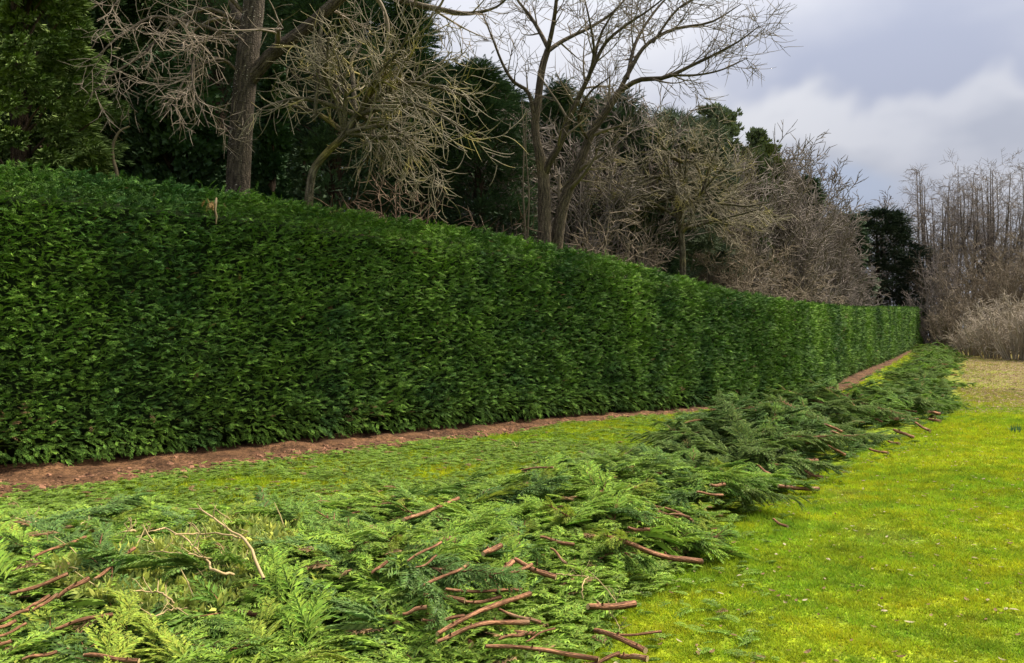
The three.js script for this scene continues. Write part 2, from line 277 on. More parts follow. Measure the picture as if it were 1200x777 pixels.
{ // moss and short grass standing on the lawn
  reseed(101);
  const tuft = (n, h, w) => { const t = new Tri(); for (let i = 0; i < n; i++) { const a = rr(0, 6.28), o = [rr(-0.5, 0.5), 0, rr(-0.5, 0.5)], d = nrm([Math.cos(a) * rr(0.2, 1), rr(0.5, 1), Math.sin(a) * rr(0.2, 1)]); t.kite(o, d, [-Math.sin(a), 0, Math.cos(a)], h * rr(0.5, 1.2), w, 0.35, 0.05 * h); } return t.geo(); };
  const geos = [tuft(14, 0.42, 0.11), tuft(14, 0.34, 0.14), tuft(12, 0.85, 0.07)], lists = [[], [], []], col = C(0, 0, 0);
  const bands = [[2.6, 6, 1500], [6, 10, 850], [10, 16, 380], [16, 28, 130], [28, 62, 30]];
  for (const [d0, d1, dens] of bands) {
    const xa = -0.75 * d1, xb = 0.8 * d1, n = Math.round((d1 - d0) * (xb - xa) * dens);
    for (let i = 0; i < n; i++) {
      const d = rr(d0, d1), x = rr(xa, xb); if (Math.abs(x) > 0.78 * d + 1) continue;
      const [side, s] = hedgeSide(x, d); if (side < soilWidth(s) - 0.05) continue;
      const hh = heapHeight(x, d); if (hh > 0.1) continue;
      if (rnd() < litterAt(x, d) * 0.8) continue;
      lawnColor(x, d, col); const k = rr(0.68, 1.3) * (1 + 0.6 * fbm(x * 2.2, d * 3.6, 14, 3)), y = rr(0.85, 1.2), z = Math.sqrt(d / 4.5), which = rnd() < 0.16 ? 2 : rnd() < 0.5 ? 0 : 1, a = rr(0, 6.28);
      lists[which].push([V(x, ground(x, d) + 0.012 * fbm(x * 3, d * 3, 5, 2) - 0.004, -d), V(Math.cos(a), 0, Math.sin(a)), V(gs() * 0.2, 1, gs() * 0.2), rr(0.04, 0.075) * z, C(col.r * k * y, col.g * k, col.b * k)]);
    }
  }
  const g = new THREE.Group(); g.name = 'short_grass'; scene.add(g); tag(g, 'short moss and grass blades covering the open lawn', 'grass', null, 'stuff');
  lists.forEach((l, i) => copies('grass_blades', geos[i], M.grass, l, g));
}

// ---------------------------------------------------------------- hedge
{
  reseed(202);
  const hedge = thing('clipped_hedge', 'tall dark green clipped conifer hedge with one bend, running the length of the lawn', 'hedge', HB.clone());
  const off = (v) => v.sub(HB);
  const bump = (s, y) => 0.10 * fbm(s * 0.5, y * 0.5, 61, 2) + 0.10 * fbm(s * 1.6, y * 1.6, 62, 3);
  // solid core; its near-black colour paints the shade seen through gaps in the foliage
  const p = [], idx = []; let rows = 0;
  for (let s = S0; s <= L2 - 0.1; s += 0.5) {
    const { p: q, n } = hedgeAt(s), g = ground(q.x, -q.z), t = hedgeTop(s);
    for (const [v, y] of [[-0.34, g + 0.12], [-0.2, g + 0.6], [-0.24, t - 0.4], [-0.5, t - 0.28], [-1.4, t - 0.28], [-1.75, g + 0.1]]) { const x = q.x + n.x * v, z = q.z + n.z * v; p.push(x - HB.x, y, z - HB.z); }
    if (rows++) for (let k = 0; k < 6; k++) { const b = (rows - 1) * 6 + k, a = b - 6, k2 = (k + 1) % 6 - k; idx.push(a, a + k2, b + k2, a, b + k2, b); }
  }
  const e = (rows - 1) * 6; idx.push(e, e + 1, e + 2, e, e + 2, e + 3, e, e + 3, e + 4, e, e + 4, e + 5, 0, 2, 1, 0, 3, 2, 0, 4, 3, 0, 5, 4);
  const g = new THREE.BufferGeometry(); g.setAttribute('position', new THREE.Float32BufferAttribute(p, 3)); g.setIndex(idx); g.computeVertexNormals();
  part('shade_core', g, M.hedgeCore, hedge);
  // trunks that stand at the foot, each plant one
  for (let s = -L1 - 2; s < 8; s += 0.95) { const ss = s + rr(-0.2, 0.2), { p: q, n } = hedgeAt(ss), b = new Buf(() => [0.09, 0.05, 0.034]), x = q.x - n.x * 0.6, z = q.z - n.z * 0.6, y = ground(x, -z); b.tube([off(V(x, y - 0.05, z)), off(V(x + rr(-0.03, 0.03), y + 0.3, z)), off(V(x, y + 0.8, z))], [0.06, 0.045, 0.04], 7); part('trunk', b.geo(), M.twig, hedge); }
  const geos = [sprayGeo(4, 1, 0.075, 0.35, 0.46), sprayGeo(5, 1, 0.07, 0.2, 0.42), sprayGeo(3, 2, 0.075, 0.45, 0.5)], lists = [[], [], []];
  const tint = (s, y, k) => {
    const plant = fbm(s * 0.55, y * 0.22, 71, 3), patch = fbm(s * 1.8, y * 1.8, 72, 2), f = clamp(0.42 + 1.0 * plant + 0.6 * patch + gs() * 0.35);
    const c = C(lerp(0.034, 0.15, f), lerp(0.095, 0.29, f), lerp(0.024, 0.034, f)); const v = rr(0.6, 1.4) * k; c.multiplyScalar(v);
    if (rnd() < 0.004 + 0.09 * smooth(0.3, 0.42, fbm(s * 0.9, y * 0.9, 75, 3))) c.setRGB(0.15, 0.105, 0.05); return c;
  };
  const put = (x, y, z, dir, up, size, c) => lists[Math.floor(rnd() * 3)].push([off(V(x, y, z)), dir, up, size, c]);
  const dist = (s) => Math.max(6, -hedgeAt(s).p.z);
  const face = [];
  for (let s = S0; s < L2; ) { // columns along the face
    const d = dist(s), size = 0.088 * Math.pow(d / 9, 0.5), step = 0.25, t0 = hedgeTop(s), nn = Math.round((s < -L1 - 2.5 ? 0.6 : 1) * step * 3.4 * 8.5 / (size * size));
    for (let i = 0; i < nn; i++) {
      const ss = s + rr(0, step), { p: q, n, t } = hedgeAt(ss), gy = ground(q.x, -q.z), tp = hedgeTop(ss) + 0.12 * fbm(ss * 1.3, 3, 81, 4) + 0.04 * gs(), ragged = 0.09 + 0.12 * (0.5 + fbm(ss * 2.2, 5, 82, 3));
      const y = lerp(gy + ragged, tp, Math.pow(rnd(), 0.98)), low = smooth(0.55, 0.1, y - gy), high = smooth(0.35, 0, tp - y);
      const deep = Math.pow(rnd(), 1.5), v = bump(ss, y) * 1.5 - 0.02 - deep * 0.24 - high * high * 0.02 - low * 0.06;
      const dir = n.clone().multiplyScalar(0.38).addScaledVector(t, 0.25 + gs() * 0.95).add(V(0, 0.3 + gs() * 0.65 - low * 0.6, 0));
      const up = V(gs(), 0.8, gs()).addScaledVector(n, 0.5);
      put(q.x + n.x * v, y, q.z + n.z * v, dir, up, size * rr(0.7, 1.45), tint(ss, y, 1));
    }
    // top
    const nt = Math.round(nn * 0.26);
    for (let i = 0; i < nt; i++) {
      const ss = s + rr(0, step), { p: q, n, t } = hedgeAt(ss), v = -0.1 - Math.pow(rnd(), 1.3) * 1.4, tp = hedgeTop(ss) + 0.12 * fbm(ss * 1.3, 3, 81, 4) + 0.08 * fbm(q.x + v * 2, ss * 2, 83, 2) + (rnd() < 0.012 ? rr(0.05, 0.16) : 0);
      const dir = V(gs() * 0.9, 0.42, gs() * 0.9).addScaledVector(n, 0.3 * (v > -0.3 ? 1 : 0));
      put(q.x + n.x * v, tp - 0.06 - rnd() * 0.1, q.z + n.z * v, dir, V(gs(), 0.3, gs()), size * rr(0.8, 1.6), tint(ss, tp, 1));
    }
    s += step;
  }
  for (let i = 0; i < 900; i++) { const { p: q, n, t } = hedgeAt(L2), v = -rnd() * 1.6, gy = ground(q.x, -q.z), y = rr(gy + 0.1, hedgeTop(L2)); put(q.x + n.x * v + t.x * rr(-0.1, 0.1), y, q.z + n.z * v + t.z * rr(-0.1, 0.1), t.clone().add(V(gs() * 0.6, 0.3, gs() * 0.6)), V(gs(), 0.6, gs()), 0.28, tint(L2, y, 1)); }
  lists.forEach((l, i) => copies('foliage', geos[i], M.hedge, l, hedge));
  console.log('hedge sprays', lists.map((l) => l.length));
}
// dead stub hanging in the hedge top
{
  const p = at(250, 236, 9.95), t = thing('dead_branch_stub', 'pale dead branch stub with a tan dry tuft stuck in the hedge face', 'branch', p);
  const b = new Buf(() => [0.13, 0.1, 0.058]); b.tube([V(0, 0.06, -0.1), V(0.03, -0.02, 0.0), V(0.035, -0.12, 0.03), V(0.055, -0.2, 0.035), V(0.05, -0.3, 0.04)], [0.012, 0.018, 0.013, 0.014, 0.005], 6); part('stem', b.geo(), M.twig, t);
  reseed(5); const l = []; for (let i = 0; i < 14; i++) l.push([V(gs() * 0.12, gs() * 0.05, 0.05 + gs() * 0.05), V(gs(), -0.3 + gs() * 0.4, gs()), V(0, 1, 0), rr(0.08, 0.14), C(0.2 * rr(0.7, 1.2), 0.15, 0.06)]);
  copies('dry_tuft', sprayGeo(4, 1, 0.1, 0.3, 0.4), M.leaf, l, t);
}
console.log('hedge done');

// ---------------------------------------------------------------- heap of cut conifer branches
const stemTint = (p, r) => { const f = 0.5 + 0.9 * fbm(p.x * 9, p.y * 9 + 3, p.z * 9, 3), w = smooth(0.16, 0.3, fbm(p.x * 4 + 30, p.y * 4, p.z * 4, 3)) * 0.7; return [lerp(lerp(0.17, 0.5, f), 0.52, w), lerp(lerp(0.08, 0.255, f), 0.34, w), lerp(lerp(0.042, 0.14, f), 0.2, w)]; };
function branchKind(seed, L, nFronds, mat, bare) { // one cut conifer branch: butt at the origin, tip along +x
  reseed(seed);
  const bend = (x) => V(x, 0.05 * Math.sin(x * 1.9 + seed) * x, 0.09 * Math.sin(x * 1.3 + seed * 1.7) * x);
  const b = new Buf(stemTint), pts = [], rad = [], r0 = rr(0.014, 0.024);
  for (let i = 0; i <= 9; i++) { const x = L * i / 9; pts.push(bend(x)); rad.push(r0 * (1 - 0.82 * i / 9)); }
  b.tube(pts, rad, 7);
  const fol = new Tri(), twigs = new Buf(stemTint);
  const one = new THREE.Vector3();
  for (let i = 0; i < nFronds; i++) {
    const f = bare + (1 - bare) * (i + rnd()) / nFronds, o = bend(f * L), side = i % 2 ? 1 : -1, roll = rr(-1.3, 1.3), ang = rr(0.45, 1.0) * (1.1 - f * 0.45);
    const dir = V(Math.cos(ang), Math.sin(ang) * Math.sin(roll) * 0.6 + 0.1, side * Math.sin(ang) * Math.cos(roll)).normalize(), len = rr(0.24, 0.46) * (1.1 - 0.55 * f) * Math.min(1, L / 1.2);
    twigs.tube([o, o.clone().addScaledVector(dir, len * 0.5)], [0.005, 0.002], 4);
    const m = matrixOf(o, dir, V(gs() * 0.6, 1, gs() * 0.6), len, new THREE.Matrix4());
    sprayInto(fol, 8, 2, 0.05, rr(0.15, 0.55), ([x, y, z]) => { one.set(x, y, z).applyMatrix4(m); return [one.x, one.y, one.z]; }, rr(0.36, 0.46));
    // a second, smaller spray from the same shoot
    const d2 = dir.clone().add(V(0.3, gs() * 0.5, -side * 0.5)).normalize(), m2 = matrixOf(o.clone().addScaledVector(dir, len * 0.25), d2, V(gs() * 0.5, 1, gs() * 0.5), len * 0.7, new THREE.Matrix4());
    sprayInto(fol, 6, 2, 0.06, rr(0.2, 0.6), ([x, y, z]) => { one.set(x, y, z).applyMatrix4(m2); return [one.x, one.y, one.z]; }, 0.42);
  }
  return { stem: mergeGeometries([b.geo(), twigs.geo()]), foliage: fol.geo(), cut: new THREE.CircleGeometry(r0 * 0.97, 10).rotateY(-Math.PI / 2).translate(-0.002, 0, 0), mat, L };
}
const kinds = [[1, 1.5, 34, 'frondPale', 0.2], [2, 1.25, 30, 'frondPale', 0.12], [3, 1.7, 36, 'frondMid', 0.25], [4, 1.3, 30, 'frondMid', 0.1], [5, 1.6, 34, 'frondDeep', 0.22], [6, 1.2, 28, 'frondDeep', 0.1], [7, 0.9, 24, 'frondYellow', 0.05], [8, 1.0, 24, 'frondBlue', 0.05], [9, 0.7, 18, 'frondYellow', 0.1], [10, 1.35, 30, 'frondBlue', 0.3]].map(([s, l, n, m, b]) => branchKind(s, l, n, M[m], b));
function cutBranch(k, p, dir, up, s, label, group) {
  const t = thing('cut_conifer_branch', label, 'branch', null, group);
  matrixOf(p, dir, up, s, mA); mA.decompose(t.position, t.quaternion, t.scale);
  part('stem', k.stem, M.stem, t); part('foliage', k.foliage, k.mat, t).userData.kind = 'stuff'; part('cut_end', k.cut, M.cut, t);
  return t;
}
{
  reseed(303);
  const near = ['leafy conifer cutting in the flat pale green part of the heap beside the shrub cuttings', 'branches in the flat part of the heap'];
  const mound = ['leafy conifer cutting in the steep dark mounds between hedge and lawn', 'branches in the steep mounds'];
  const far = ['leafy conifer cutting in the low row of heaps past the bend of the hedge', 'branches in the row of heaps past the bend'];
  const SHRUB = onto(215, 655, pile), TANGLE = onto(585, 705, pile); let packed = null;
  const lay = (n, d0, d1, choose, names, size, loose = 0.3) => {
    for (let made = 0, tries = 0; made < n && tries < n * 40; tries++) {
      const d = rr(d0, d1), x = rr(-7, 36); const [q, hh] = heapAt(x, d); if (q > (d > 7 ? 0.75 : 0.95) || Math.abs(x) > 0.8 * d + 1.2 || heapHeight(x, d) < 0.1 || Math.hypot(x - SHRUB.x, d + SHRUB.z) < 0.55 || Math.hypot(x - TANGLE.x, d + TANGLE.z) < 0.3) continue;
      const [, s] = hedgeSide(x, d), { n: nn, t } = hedgeAt(s), k = kinds[choose()];
      // butts towards the lawn, tips towards the hedge
      const turn = rnd() < loose ? rr(0, 6.28) : gs() * 1.3; const dir = nn.clone().multiplyScalar(-Math.cos(turn)).addScaledVector(t, Math.sin(turn)).normalize();
      const sc = size * rr(0.8, 1.15), fx = x - dir.x * k.L * sc * 0.5, fd = d + dir.z * k.L * sc * 0.5, ex = x + dir.x * k.L * sc * 0.5, ed = d - dir.z * k.L * sc * 0.5;
      if (heapAt(fx, fd)[0] > 0.88) continue;
      const y0 = ground(fx, fd) + Math.max(heapHeight(fx, fd), heapHeight(x, d) * 0.35) * rr(0.45, 0.9) + 0.02, y1 = ground(ex, ed) + Math.max(heapHeight(ex, ed), heapHeight(x, d) * 0.5) * rr(0.6, 1.1) + 0.03 + (rnd() < 0.32 ? rr(0.03, d > 7 ? 0.22 : 0.2) : 0);
      const a = V(fx, y0, -fd), b = V(ex, y1, -ed); const up = V(gs() * 0.7, 1, gs() * 0.7); if (names) cutBranch(k, a, b.clone().sub(a), up, sc, names[0], names[1]); else packed[kinds.indexOf(k)].push([a, b.clone().sub(a), up, sc]); made++;
    }
  };
  const pick = (...o) => () => o[Math.floor(rnd() * o.length)];
  lay(135, 2.9, 7.6, pick(0, 1, 0, 1, 2, 3, 6, 7, 8, 8, 9), near, 0.85, 0.6);
  lay(40, 7, 10.5, pick(2, 3, 4, 5, 4, 5, 7), mound, 0.85);
  lay(60, 9.5, 19, pick(2, 4, 5, 3, 4, 5, 9, 1), mound, 0.95);
  lay(60, 19, 62, pick(3, 3, 2, 4, 5), far, 1.2);
  // the fronds packed under and between them
  packed = kinds.map(() => []);
  lay(230, 2.9, 7.6, pick(0, 1, 2, 3, 6, 7, 8, 9), null, 0.8, 0.7); lay(100, 7, 11, pick(2, 3, 4, 5, 7), null, 0.9, 0.4); lay(120, 10, 19, pick(2, 3, 4, 5), null, 0.95, 0.3); lay(190, 18, 62, pick(3, 3, 2, 4, 5), null, 1.1, 0.3);
  const g = new THREE.Group(); g.name = 'packed_fronds'; scene.add(g); tag(g, 'green fronds packed under and between the branches of the long heap', 'fronds', null, 'stuff');
  kinds.forEach((k, i) => packed[i].length && copies('fronds', k.foliage, k.mat, packed[i], g));
}
{ // loose sprays broken off, over the heap and the trodden strip between heap and hedge
  reseed(404);
  const geos = [sprayGeo(8, 3, 0.045, 0.3, 0.42), sprayGeo(6, 2, 0.06, 0.5, 0.46)], lists = [[], []];
  for (let i = 0; i < 200000; i++) {
    const band = rnd(), d = band < 0.55 ? rr(3, 12) : band < 0.85 ? rr(8, 22) : rr(20, 60), x = rr(-0.75 * d - 0.5, 0.72 * d); const [side, s] = hedgeSide(x, d); if (side < soilWidth(s) * (rnd() < 0.15 ? 0.55 : 0.88)) continue;
    const [q, hh] = heapAt(x, d), toHedge = hedgeSide(x, d)[0] - hedgeSide(HEAP[3][0], HEAP[3][1])[0];
    let keep = 0; const { n: nn, t } = hedgeAt(s);
    const between = q > 0.9 && hedgeSide(x, d)[0] < 4.6 && heapAt(x + nn.x * 1.2, d - nn.z * 1.2)[0] < q; // on the hedge side of the heap
    if (q < 1.05) keep = 0.26; else if (q < 1.5 && !between) keep = 0.035; else if (between) keep = clamp(0.62 + 2.0 * fbm(x * 0.9, d * 0.9, 91, 4)) * smooth(75, 55, d); 
    if (rnd() > keep) continue;
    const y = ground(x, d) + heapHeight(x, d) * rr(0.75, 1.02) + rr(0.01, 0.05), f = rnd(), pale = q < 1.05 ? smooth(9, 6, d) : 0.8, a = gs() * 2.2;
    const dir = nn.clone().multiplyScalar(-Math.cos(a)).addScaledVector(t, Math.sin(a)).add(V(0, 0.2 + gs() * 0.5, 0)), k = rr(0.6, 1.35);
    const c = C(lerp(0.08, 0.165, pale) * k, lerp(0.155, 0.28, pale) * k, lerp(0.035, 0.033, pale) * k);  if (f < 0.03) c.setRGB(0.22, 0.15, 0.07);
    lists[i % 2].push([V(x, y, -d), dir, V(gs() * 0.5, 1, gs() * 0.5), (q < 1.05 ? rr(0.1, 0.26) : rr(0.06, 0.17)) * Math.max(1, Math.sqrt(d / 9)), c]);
  }
  const g = new THREE.Group(); g.name = 'loose_clippings'; scene.add(g); tag(g, 'loose green clippings strewn over the heap and the trodden ground beside it', 'clippings', null, 'stuff');
  lists.forEach((l, i) => copies('clipping_sprays', geos[i], M.frondLoose, l, g));
  console.log('clippings', lists.map((l) => l.length));
}
// bare cut stems, traced where they lie on the heap or the lawn
{
  reseed(505);
  const LB = {
    a: ['red-brown cut stem poking from the fronds on the open side of the leafy shrub cuttings', 'stems beside the shrub cuttings'],
    b: ['red-brown stripped stem in the criss-cross tangle of cut stems on the heap', 'stems in the criss-cross tangle'],
    c: ['cut stem butt jutting from the steep dark mound onto the lawn', 'stem butts at the mounds'],
    d: ['short brown stem half hidden among fronds between tangle and mounds', 'stems between tangle and mounds'],
  };
  const stem = (path, th, set, own) => {
    const lift = set === 'c' ? 0.05 : 0.14, pts = path.map(([x, y]) => onto(x, y, (X, D) => ground(X, D) + heapHeight(X, D) + lift));
    // keep a traced stem from running off over a dip: both ends within reach of one another
    const L = pts[0].distanceTo(pts[pts.length - 1]); if (L > 1.6) { const e = pts[pts.length - 1], o = e.clone(), k = 1.3 / L; pts.forEach((p) => p.sub(o).multiplyScalar(k).add(o)); }
    if (set !== 'c') pts[0].y -= 0.025; const e = pts[pts.length - 1], d = -e.z, r = Math.max(0.004, th * 0.43 / F * d), c = new THREE.CatmullRomCurve3(pts);
    const t = thing('pruned_stick', own ?? LB[set][0], 'stick', e.clone(), own ? undefined : LB[set][1]);
    const P = [], R = [], n = 12, ph = rr(0, 9); for (let i = 0; i <= n; i++) { const f = i / n, q = c.getPoint(f).sub(e); q.y += 0.012 * Math.sin(f * 5 + ph) * (1 - f); q.x += 0.012 * Math.sin(f * 4 + ph * 2) * (1 - f); P.push(q); R.push(r * lerp(0.72, 1, f) * (1 + 0.07 * Math.sin(f * 17 + ph))); }
    const b = new Buf((p, rad) => stemTint(p.clone().add(e), rad)); b.tube(P, R, 10); part('stem', b.geo(), M.stem, t);
    for (const [i, j] of [[n, n - 1], [0, 1]]) { const dir = P[i].clone().sub(P[j]).normalize(), g = new THREE.CircleGeometry(R[i] * 0.99, 12); g.lookAt(dir.clone().add(V(gs() * 0.25, gs() * 0.2, gs() * 0.25)).normalize()); g.translate(P[i].x + dir.x * 0.003, P[i].y + dir.y * 0.003, P[i].z + dir.z * 0.003); part('cut_end', g, M.cut, t); }
    if (th > 4.5) for (let k = 0; k < rnd() * 2.6; k++) { const i = 2 + Math.floor(rnd() * (n - 3)), u = V(gs(), 0.7, gs()).normalize(), sb = new Buf(stemTint), l = r * rr(1.0, 1.9); sb.tube([P[i], P[i].clone().addScaledVector(u, l)], [r * 0.45, r * 0.36], 6); part('side_stub', sb.geo(), M.stem, t); }
  };
  const list = {
    a: [[4, [38, 649], [100, 630]], [6, [13, 693], [79, 673]], [5, [108, 672], [157, 643]], [7, [70, 694], [104, 678]], [5, [27, 711], [58, 698]], [5, [37, 713], [67, 698]], [5, [-12, 723], [33, 716]], [5, [-20, 738], [18, 728]], [4, [-10, 744], [30, 731]], [5, [-12, 757], [13, 753]], [6, [64, 728], [132, 722]], [7, [124, 743], [142, 734]], [7, [97, 764], [162, 775]], [5, [24, 769], [67, 766]]],
    b: [[8, [564, 646], [587, 640]], [8, [571, 679], [601, 659]], [6, [581, 676], [623, 663]], [8, [601, 654], [651, 678]], [7, [495, 690], [544, 704]], [5, [525, 688], [611, 693]], [7, [515, 741], [551, 721], [621, 696]], [7, [510, 743], [561, 733], [619, 730]], [6, [469, 714], [500, 712]], [5, [497, 722], [544, 723]], [5, [547, 703], [587, 701]], [7, [567, 753], [648, 765], [701, 773]], [6, [681, 776], [725, 767]], [9, [695, 736], [728, 748], [756, 763]], [8, [721, 761], [758, 773]], [5, [587, 711], [634, 731]], [5, [497, 681], [534, 671], [549, 661]], [5, [587, 743], [614, 745]], [3, [614, 745], [650, 738]]],
    c: [[5, [942, 553], [964, 560]], [6, [947, 540], [957, 540]], [5, [944, 520], [977, 518]], [4, [964, 520], [990, 534]], [4, [973, 507], [1003, 516]], [4, [966, 497], [986, 506]], [5, [1046, 503], [1071, 513]], [4, [1072, 496], [1090, 505]], [5, [1088, 483], [1101, 485]], [5, [1088, 491], [1102, 494]], [4, [1042, 518], [1054, 520]], [4, [1020, 527], [1041, 531]], [4, [815, 578], [847, 582]], [5, [834, 570], [849, 568]], [4, [886, 546], [905, 557]], [4, [905, 610], [923, 617]]],
    d: [[4, [480, 653], [517, 638]], [3, [490, 662], [511, 652]], [5, [433, 669], [454, 659]], [5, [631, 627], [673, 638]], [5, [738, 616], [761, 621]], [4, [644, 639], [664, 661]], [4, [780, 590], [812, 611]], [4, [786, 598], [808, 607]], [3, [612, 547], [648, 549]]],
  };
  for (const set in list) for (const [th, ...path] of list[set]) stem(path, th, set);
  stem([[474, 607], [505, 598], [537, 584]], 5, 'b', 'long thin brown stem lying alone on the fronds above the tangle');
  stem([[688, 708], [744, 708]], 10, 'b', 'thick pink-brown log section lying level at the lawn edge');
  stem([[715, 740], [775, 741]], 4, 'b', 'thin straight brown stem reaching out over the mossy lawn');
  stem([[730, 637], [775, 651], [822, 658]], 8, 'c', 'long grey-brown stem ending in a thick pale butt on the lawn');
  stem([[912, 571], [959, 573]], 6, 'c', 'clean straight light brown stem with fresh pale end over the lawn');
}
{ // leafy shrub cuttings with pale wavy twigs
  reseed(606);
  const over = (x, y, l = 0.05) => onto(x, y, (X, D) => ground(X, D) + heapHeight(X, D) + l);
  const wavy = (pts, th, label, lift = 0.07) => {
    const q = pts.map(([x, y], i) => over(x, y, lift * (i % 2 ? 1.5 : 1))), e = q[0].clone(), t = thing('pale_twig', label[0], 'twig', e, label[1]), c = new THREE.CatmullRomCurve3(q), n = 18, P = [], R = [], r = th * 0.38 / F * -e.z;
    for (let i = 0; i <= n; i++) { P.push(c.getPoint(i / n).sub(e).add(V(gs() * 0.008, gs() * 0.008, gs() * 0.008))); R.push(r * lerp(1, 0.55, i / n)); }
    const b = new Buf((p) => { const f = 0.5 + fbm(p.x * 12, p.y * 12, p.z * 12, 2); return [lerp(0.26, 0.44, f), lerp(0.19, 0.33, f), lerp(0.1, 0.17, f)]; }); b.tube(P, R, 7); part('stem', b.geo(), M.twig, t);
    const sb = new Buf(() => [0.34, 0.27, 0.13]); for (let k = 0; k < 4; k++) { const i = 3 + Math.floor(rnd() * (n - 4)), u = V(gs(), 0.2 + rnd() * 0.5, gs()).normalize(), a = P[i], m = a.clone().addScaledVector(u, 0.07).add(V(gs() * 0.02, 0, gs() * 0.02)); sb.tube([a, m, m.clone().add(V(gs() * 0.06, 0.02, gs() * 0.06))], [r * 0.5, r * 0.4, r * 0.25], 5); } part('side_twigs', sb.geo(), M.twig, t);
  };
  const L = ['pale wavy twig arching over the leafy shrub cuttings', 'pale twigs on the shrub cuttings'];
  wavy([[308, 679], [288, 634], [268, 621], [241, 601], [221, 597]], 5, L, 0.15); wavy([[288, 634], [268, 627], [236, 626], [204, 627]], 3.5, L, 0.15); wavy([[273, 674], [254, 671], [240, 655], [225, 638], [194, 619]], 4.5, L, 0.15);
  wavy([[248, 655], [212, 649], [174, 646]], 3, L, 0.15); wavy([[204, 707], [190, 697], [177, 694], [154, 694]], 3.5, L, 0.08); wavy([[194, 619], [180, 622], [160, 630]], 3, L, 0.1); wavy([[159, 622], [148, 623], [137, 628]], 4, L, 0.08); wavy([[254, 645], [270, 655], [282, 661]], 3, L, 0.1); wavy([[170, 730], [185, 722], [204, 714], [219, 713]], 3, L, 0.06);
  const G = ['bare grey twig lying on the clippings next to the earth strip', 'grey twigs by the earth strip'];
  wavy([[47, 619], [34, 606], [23, 597], [8, 582]], 4, G, 0.03); wavy([[47, 610], [35, 611], [20, 608]], 3, G, 0.03); wavy([[89, 624], [100, 610], [112, 602], [130, 604]], 3.5, G, 0.04); wavy([[86, 628], [98, 622], [108, 622]], 3, G, 0.03); wavy([[615, 548], [630, 547], [648, 550]], 3, G, 0.02); wavy([[580, 522], [600, 524], [622, 521]], 2.5, G, 0.02);
  const K = ['thin pale vine stem looped over the lawn end of the tangle', 'vine stems at the tangle'];
  wavy([[683, 702], [682, 690], [690, 677], [700, 680], [718, 700], [724, 712]], 2, K, 0.08); wavy([[652, 673], [672, 675], [690, 676]], 2, K, 0.08); wavy([[700, 705], [715, 720], [725, 735], [722, 748]], 2, K, 0.05);
  // the leafy heap itself
  const c0 = over(215, 655), heap = thing('leafy_shrub_cuttings', 'small mound of yellowish leafy shrub cuttings under pale wavy twigs', 'cuttings', c0.clone());
  const clump = leafClump(6, 1, 0.34, 0.05, 1.25), l = [];
  for (let i = 0; i < 1500; i++) {
    const a = rr(0, 6.28), q = Math.sqrt(rnd()), x = c0.x + Math.cos(a) * q * 0.62, d = -c0.z + Math.sin(a) * q * 0.78; const y = ground(x, d) + heapHeight(x, d) + 0.09 * (1 - q * q) * Math.pow(rnd(), 0.5) + 0.01;
    const k = rr(0.65, 1.3), f = rnd(); l.push([V(x, y, -d).sub(c0), V(gs(), gs() * 0.6 + 0.15, gs()), V(0, 1, 0), rr(0.04, 0.08), C(lerp(0.2, 0.42, f) * k, lerp(0.28, 0.45, f) * k, 0.07 * k)]);
  }
  copies('leaves', clump, M.privet, l, heap);
  const sb = new Buf(() => [0.3, 0.24, 0.11]); for (let i = 0; i < 60; i++) { const a = rr(0, 6.28), q = Math.sqrt(rnd()), x = Math.cos(a) * q * 0.6, z = Math.sin(a) * q * 0.75, y = heapHeight(c0.x + x, -c0.z - z) + ground(c0.x + x, -c0.z - z) - c0.y + 0.07 * (1 - q * q) + 0.02, p = V(x, y, z), u = V(gs(), gs() * 0.4, gs()).normalize(); sb.tube([p, p.clone().addScaledVector(u, 0.12), p.clone().addScaledVector(u, 0.22).add(V(gs() * 0.05, gs() * 0.04, gs() * 0.05))], [0.005, 0.004, 0.002], 5); }
  part('twigs', sb.geo(), M.twig, heap).userData.kind = 'stuff';
}
console.log('heap done');

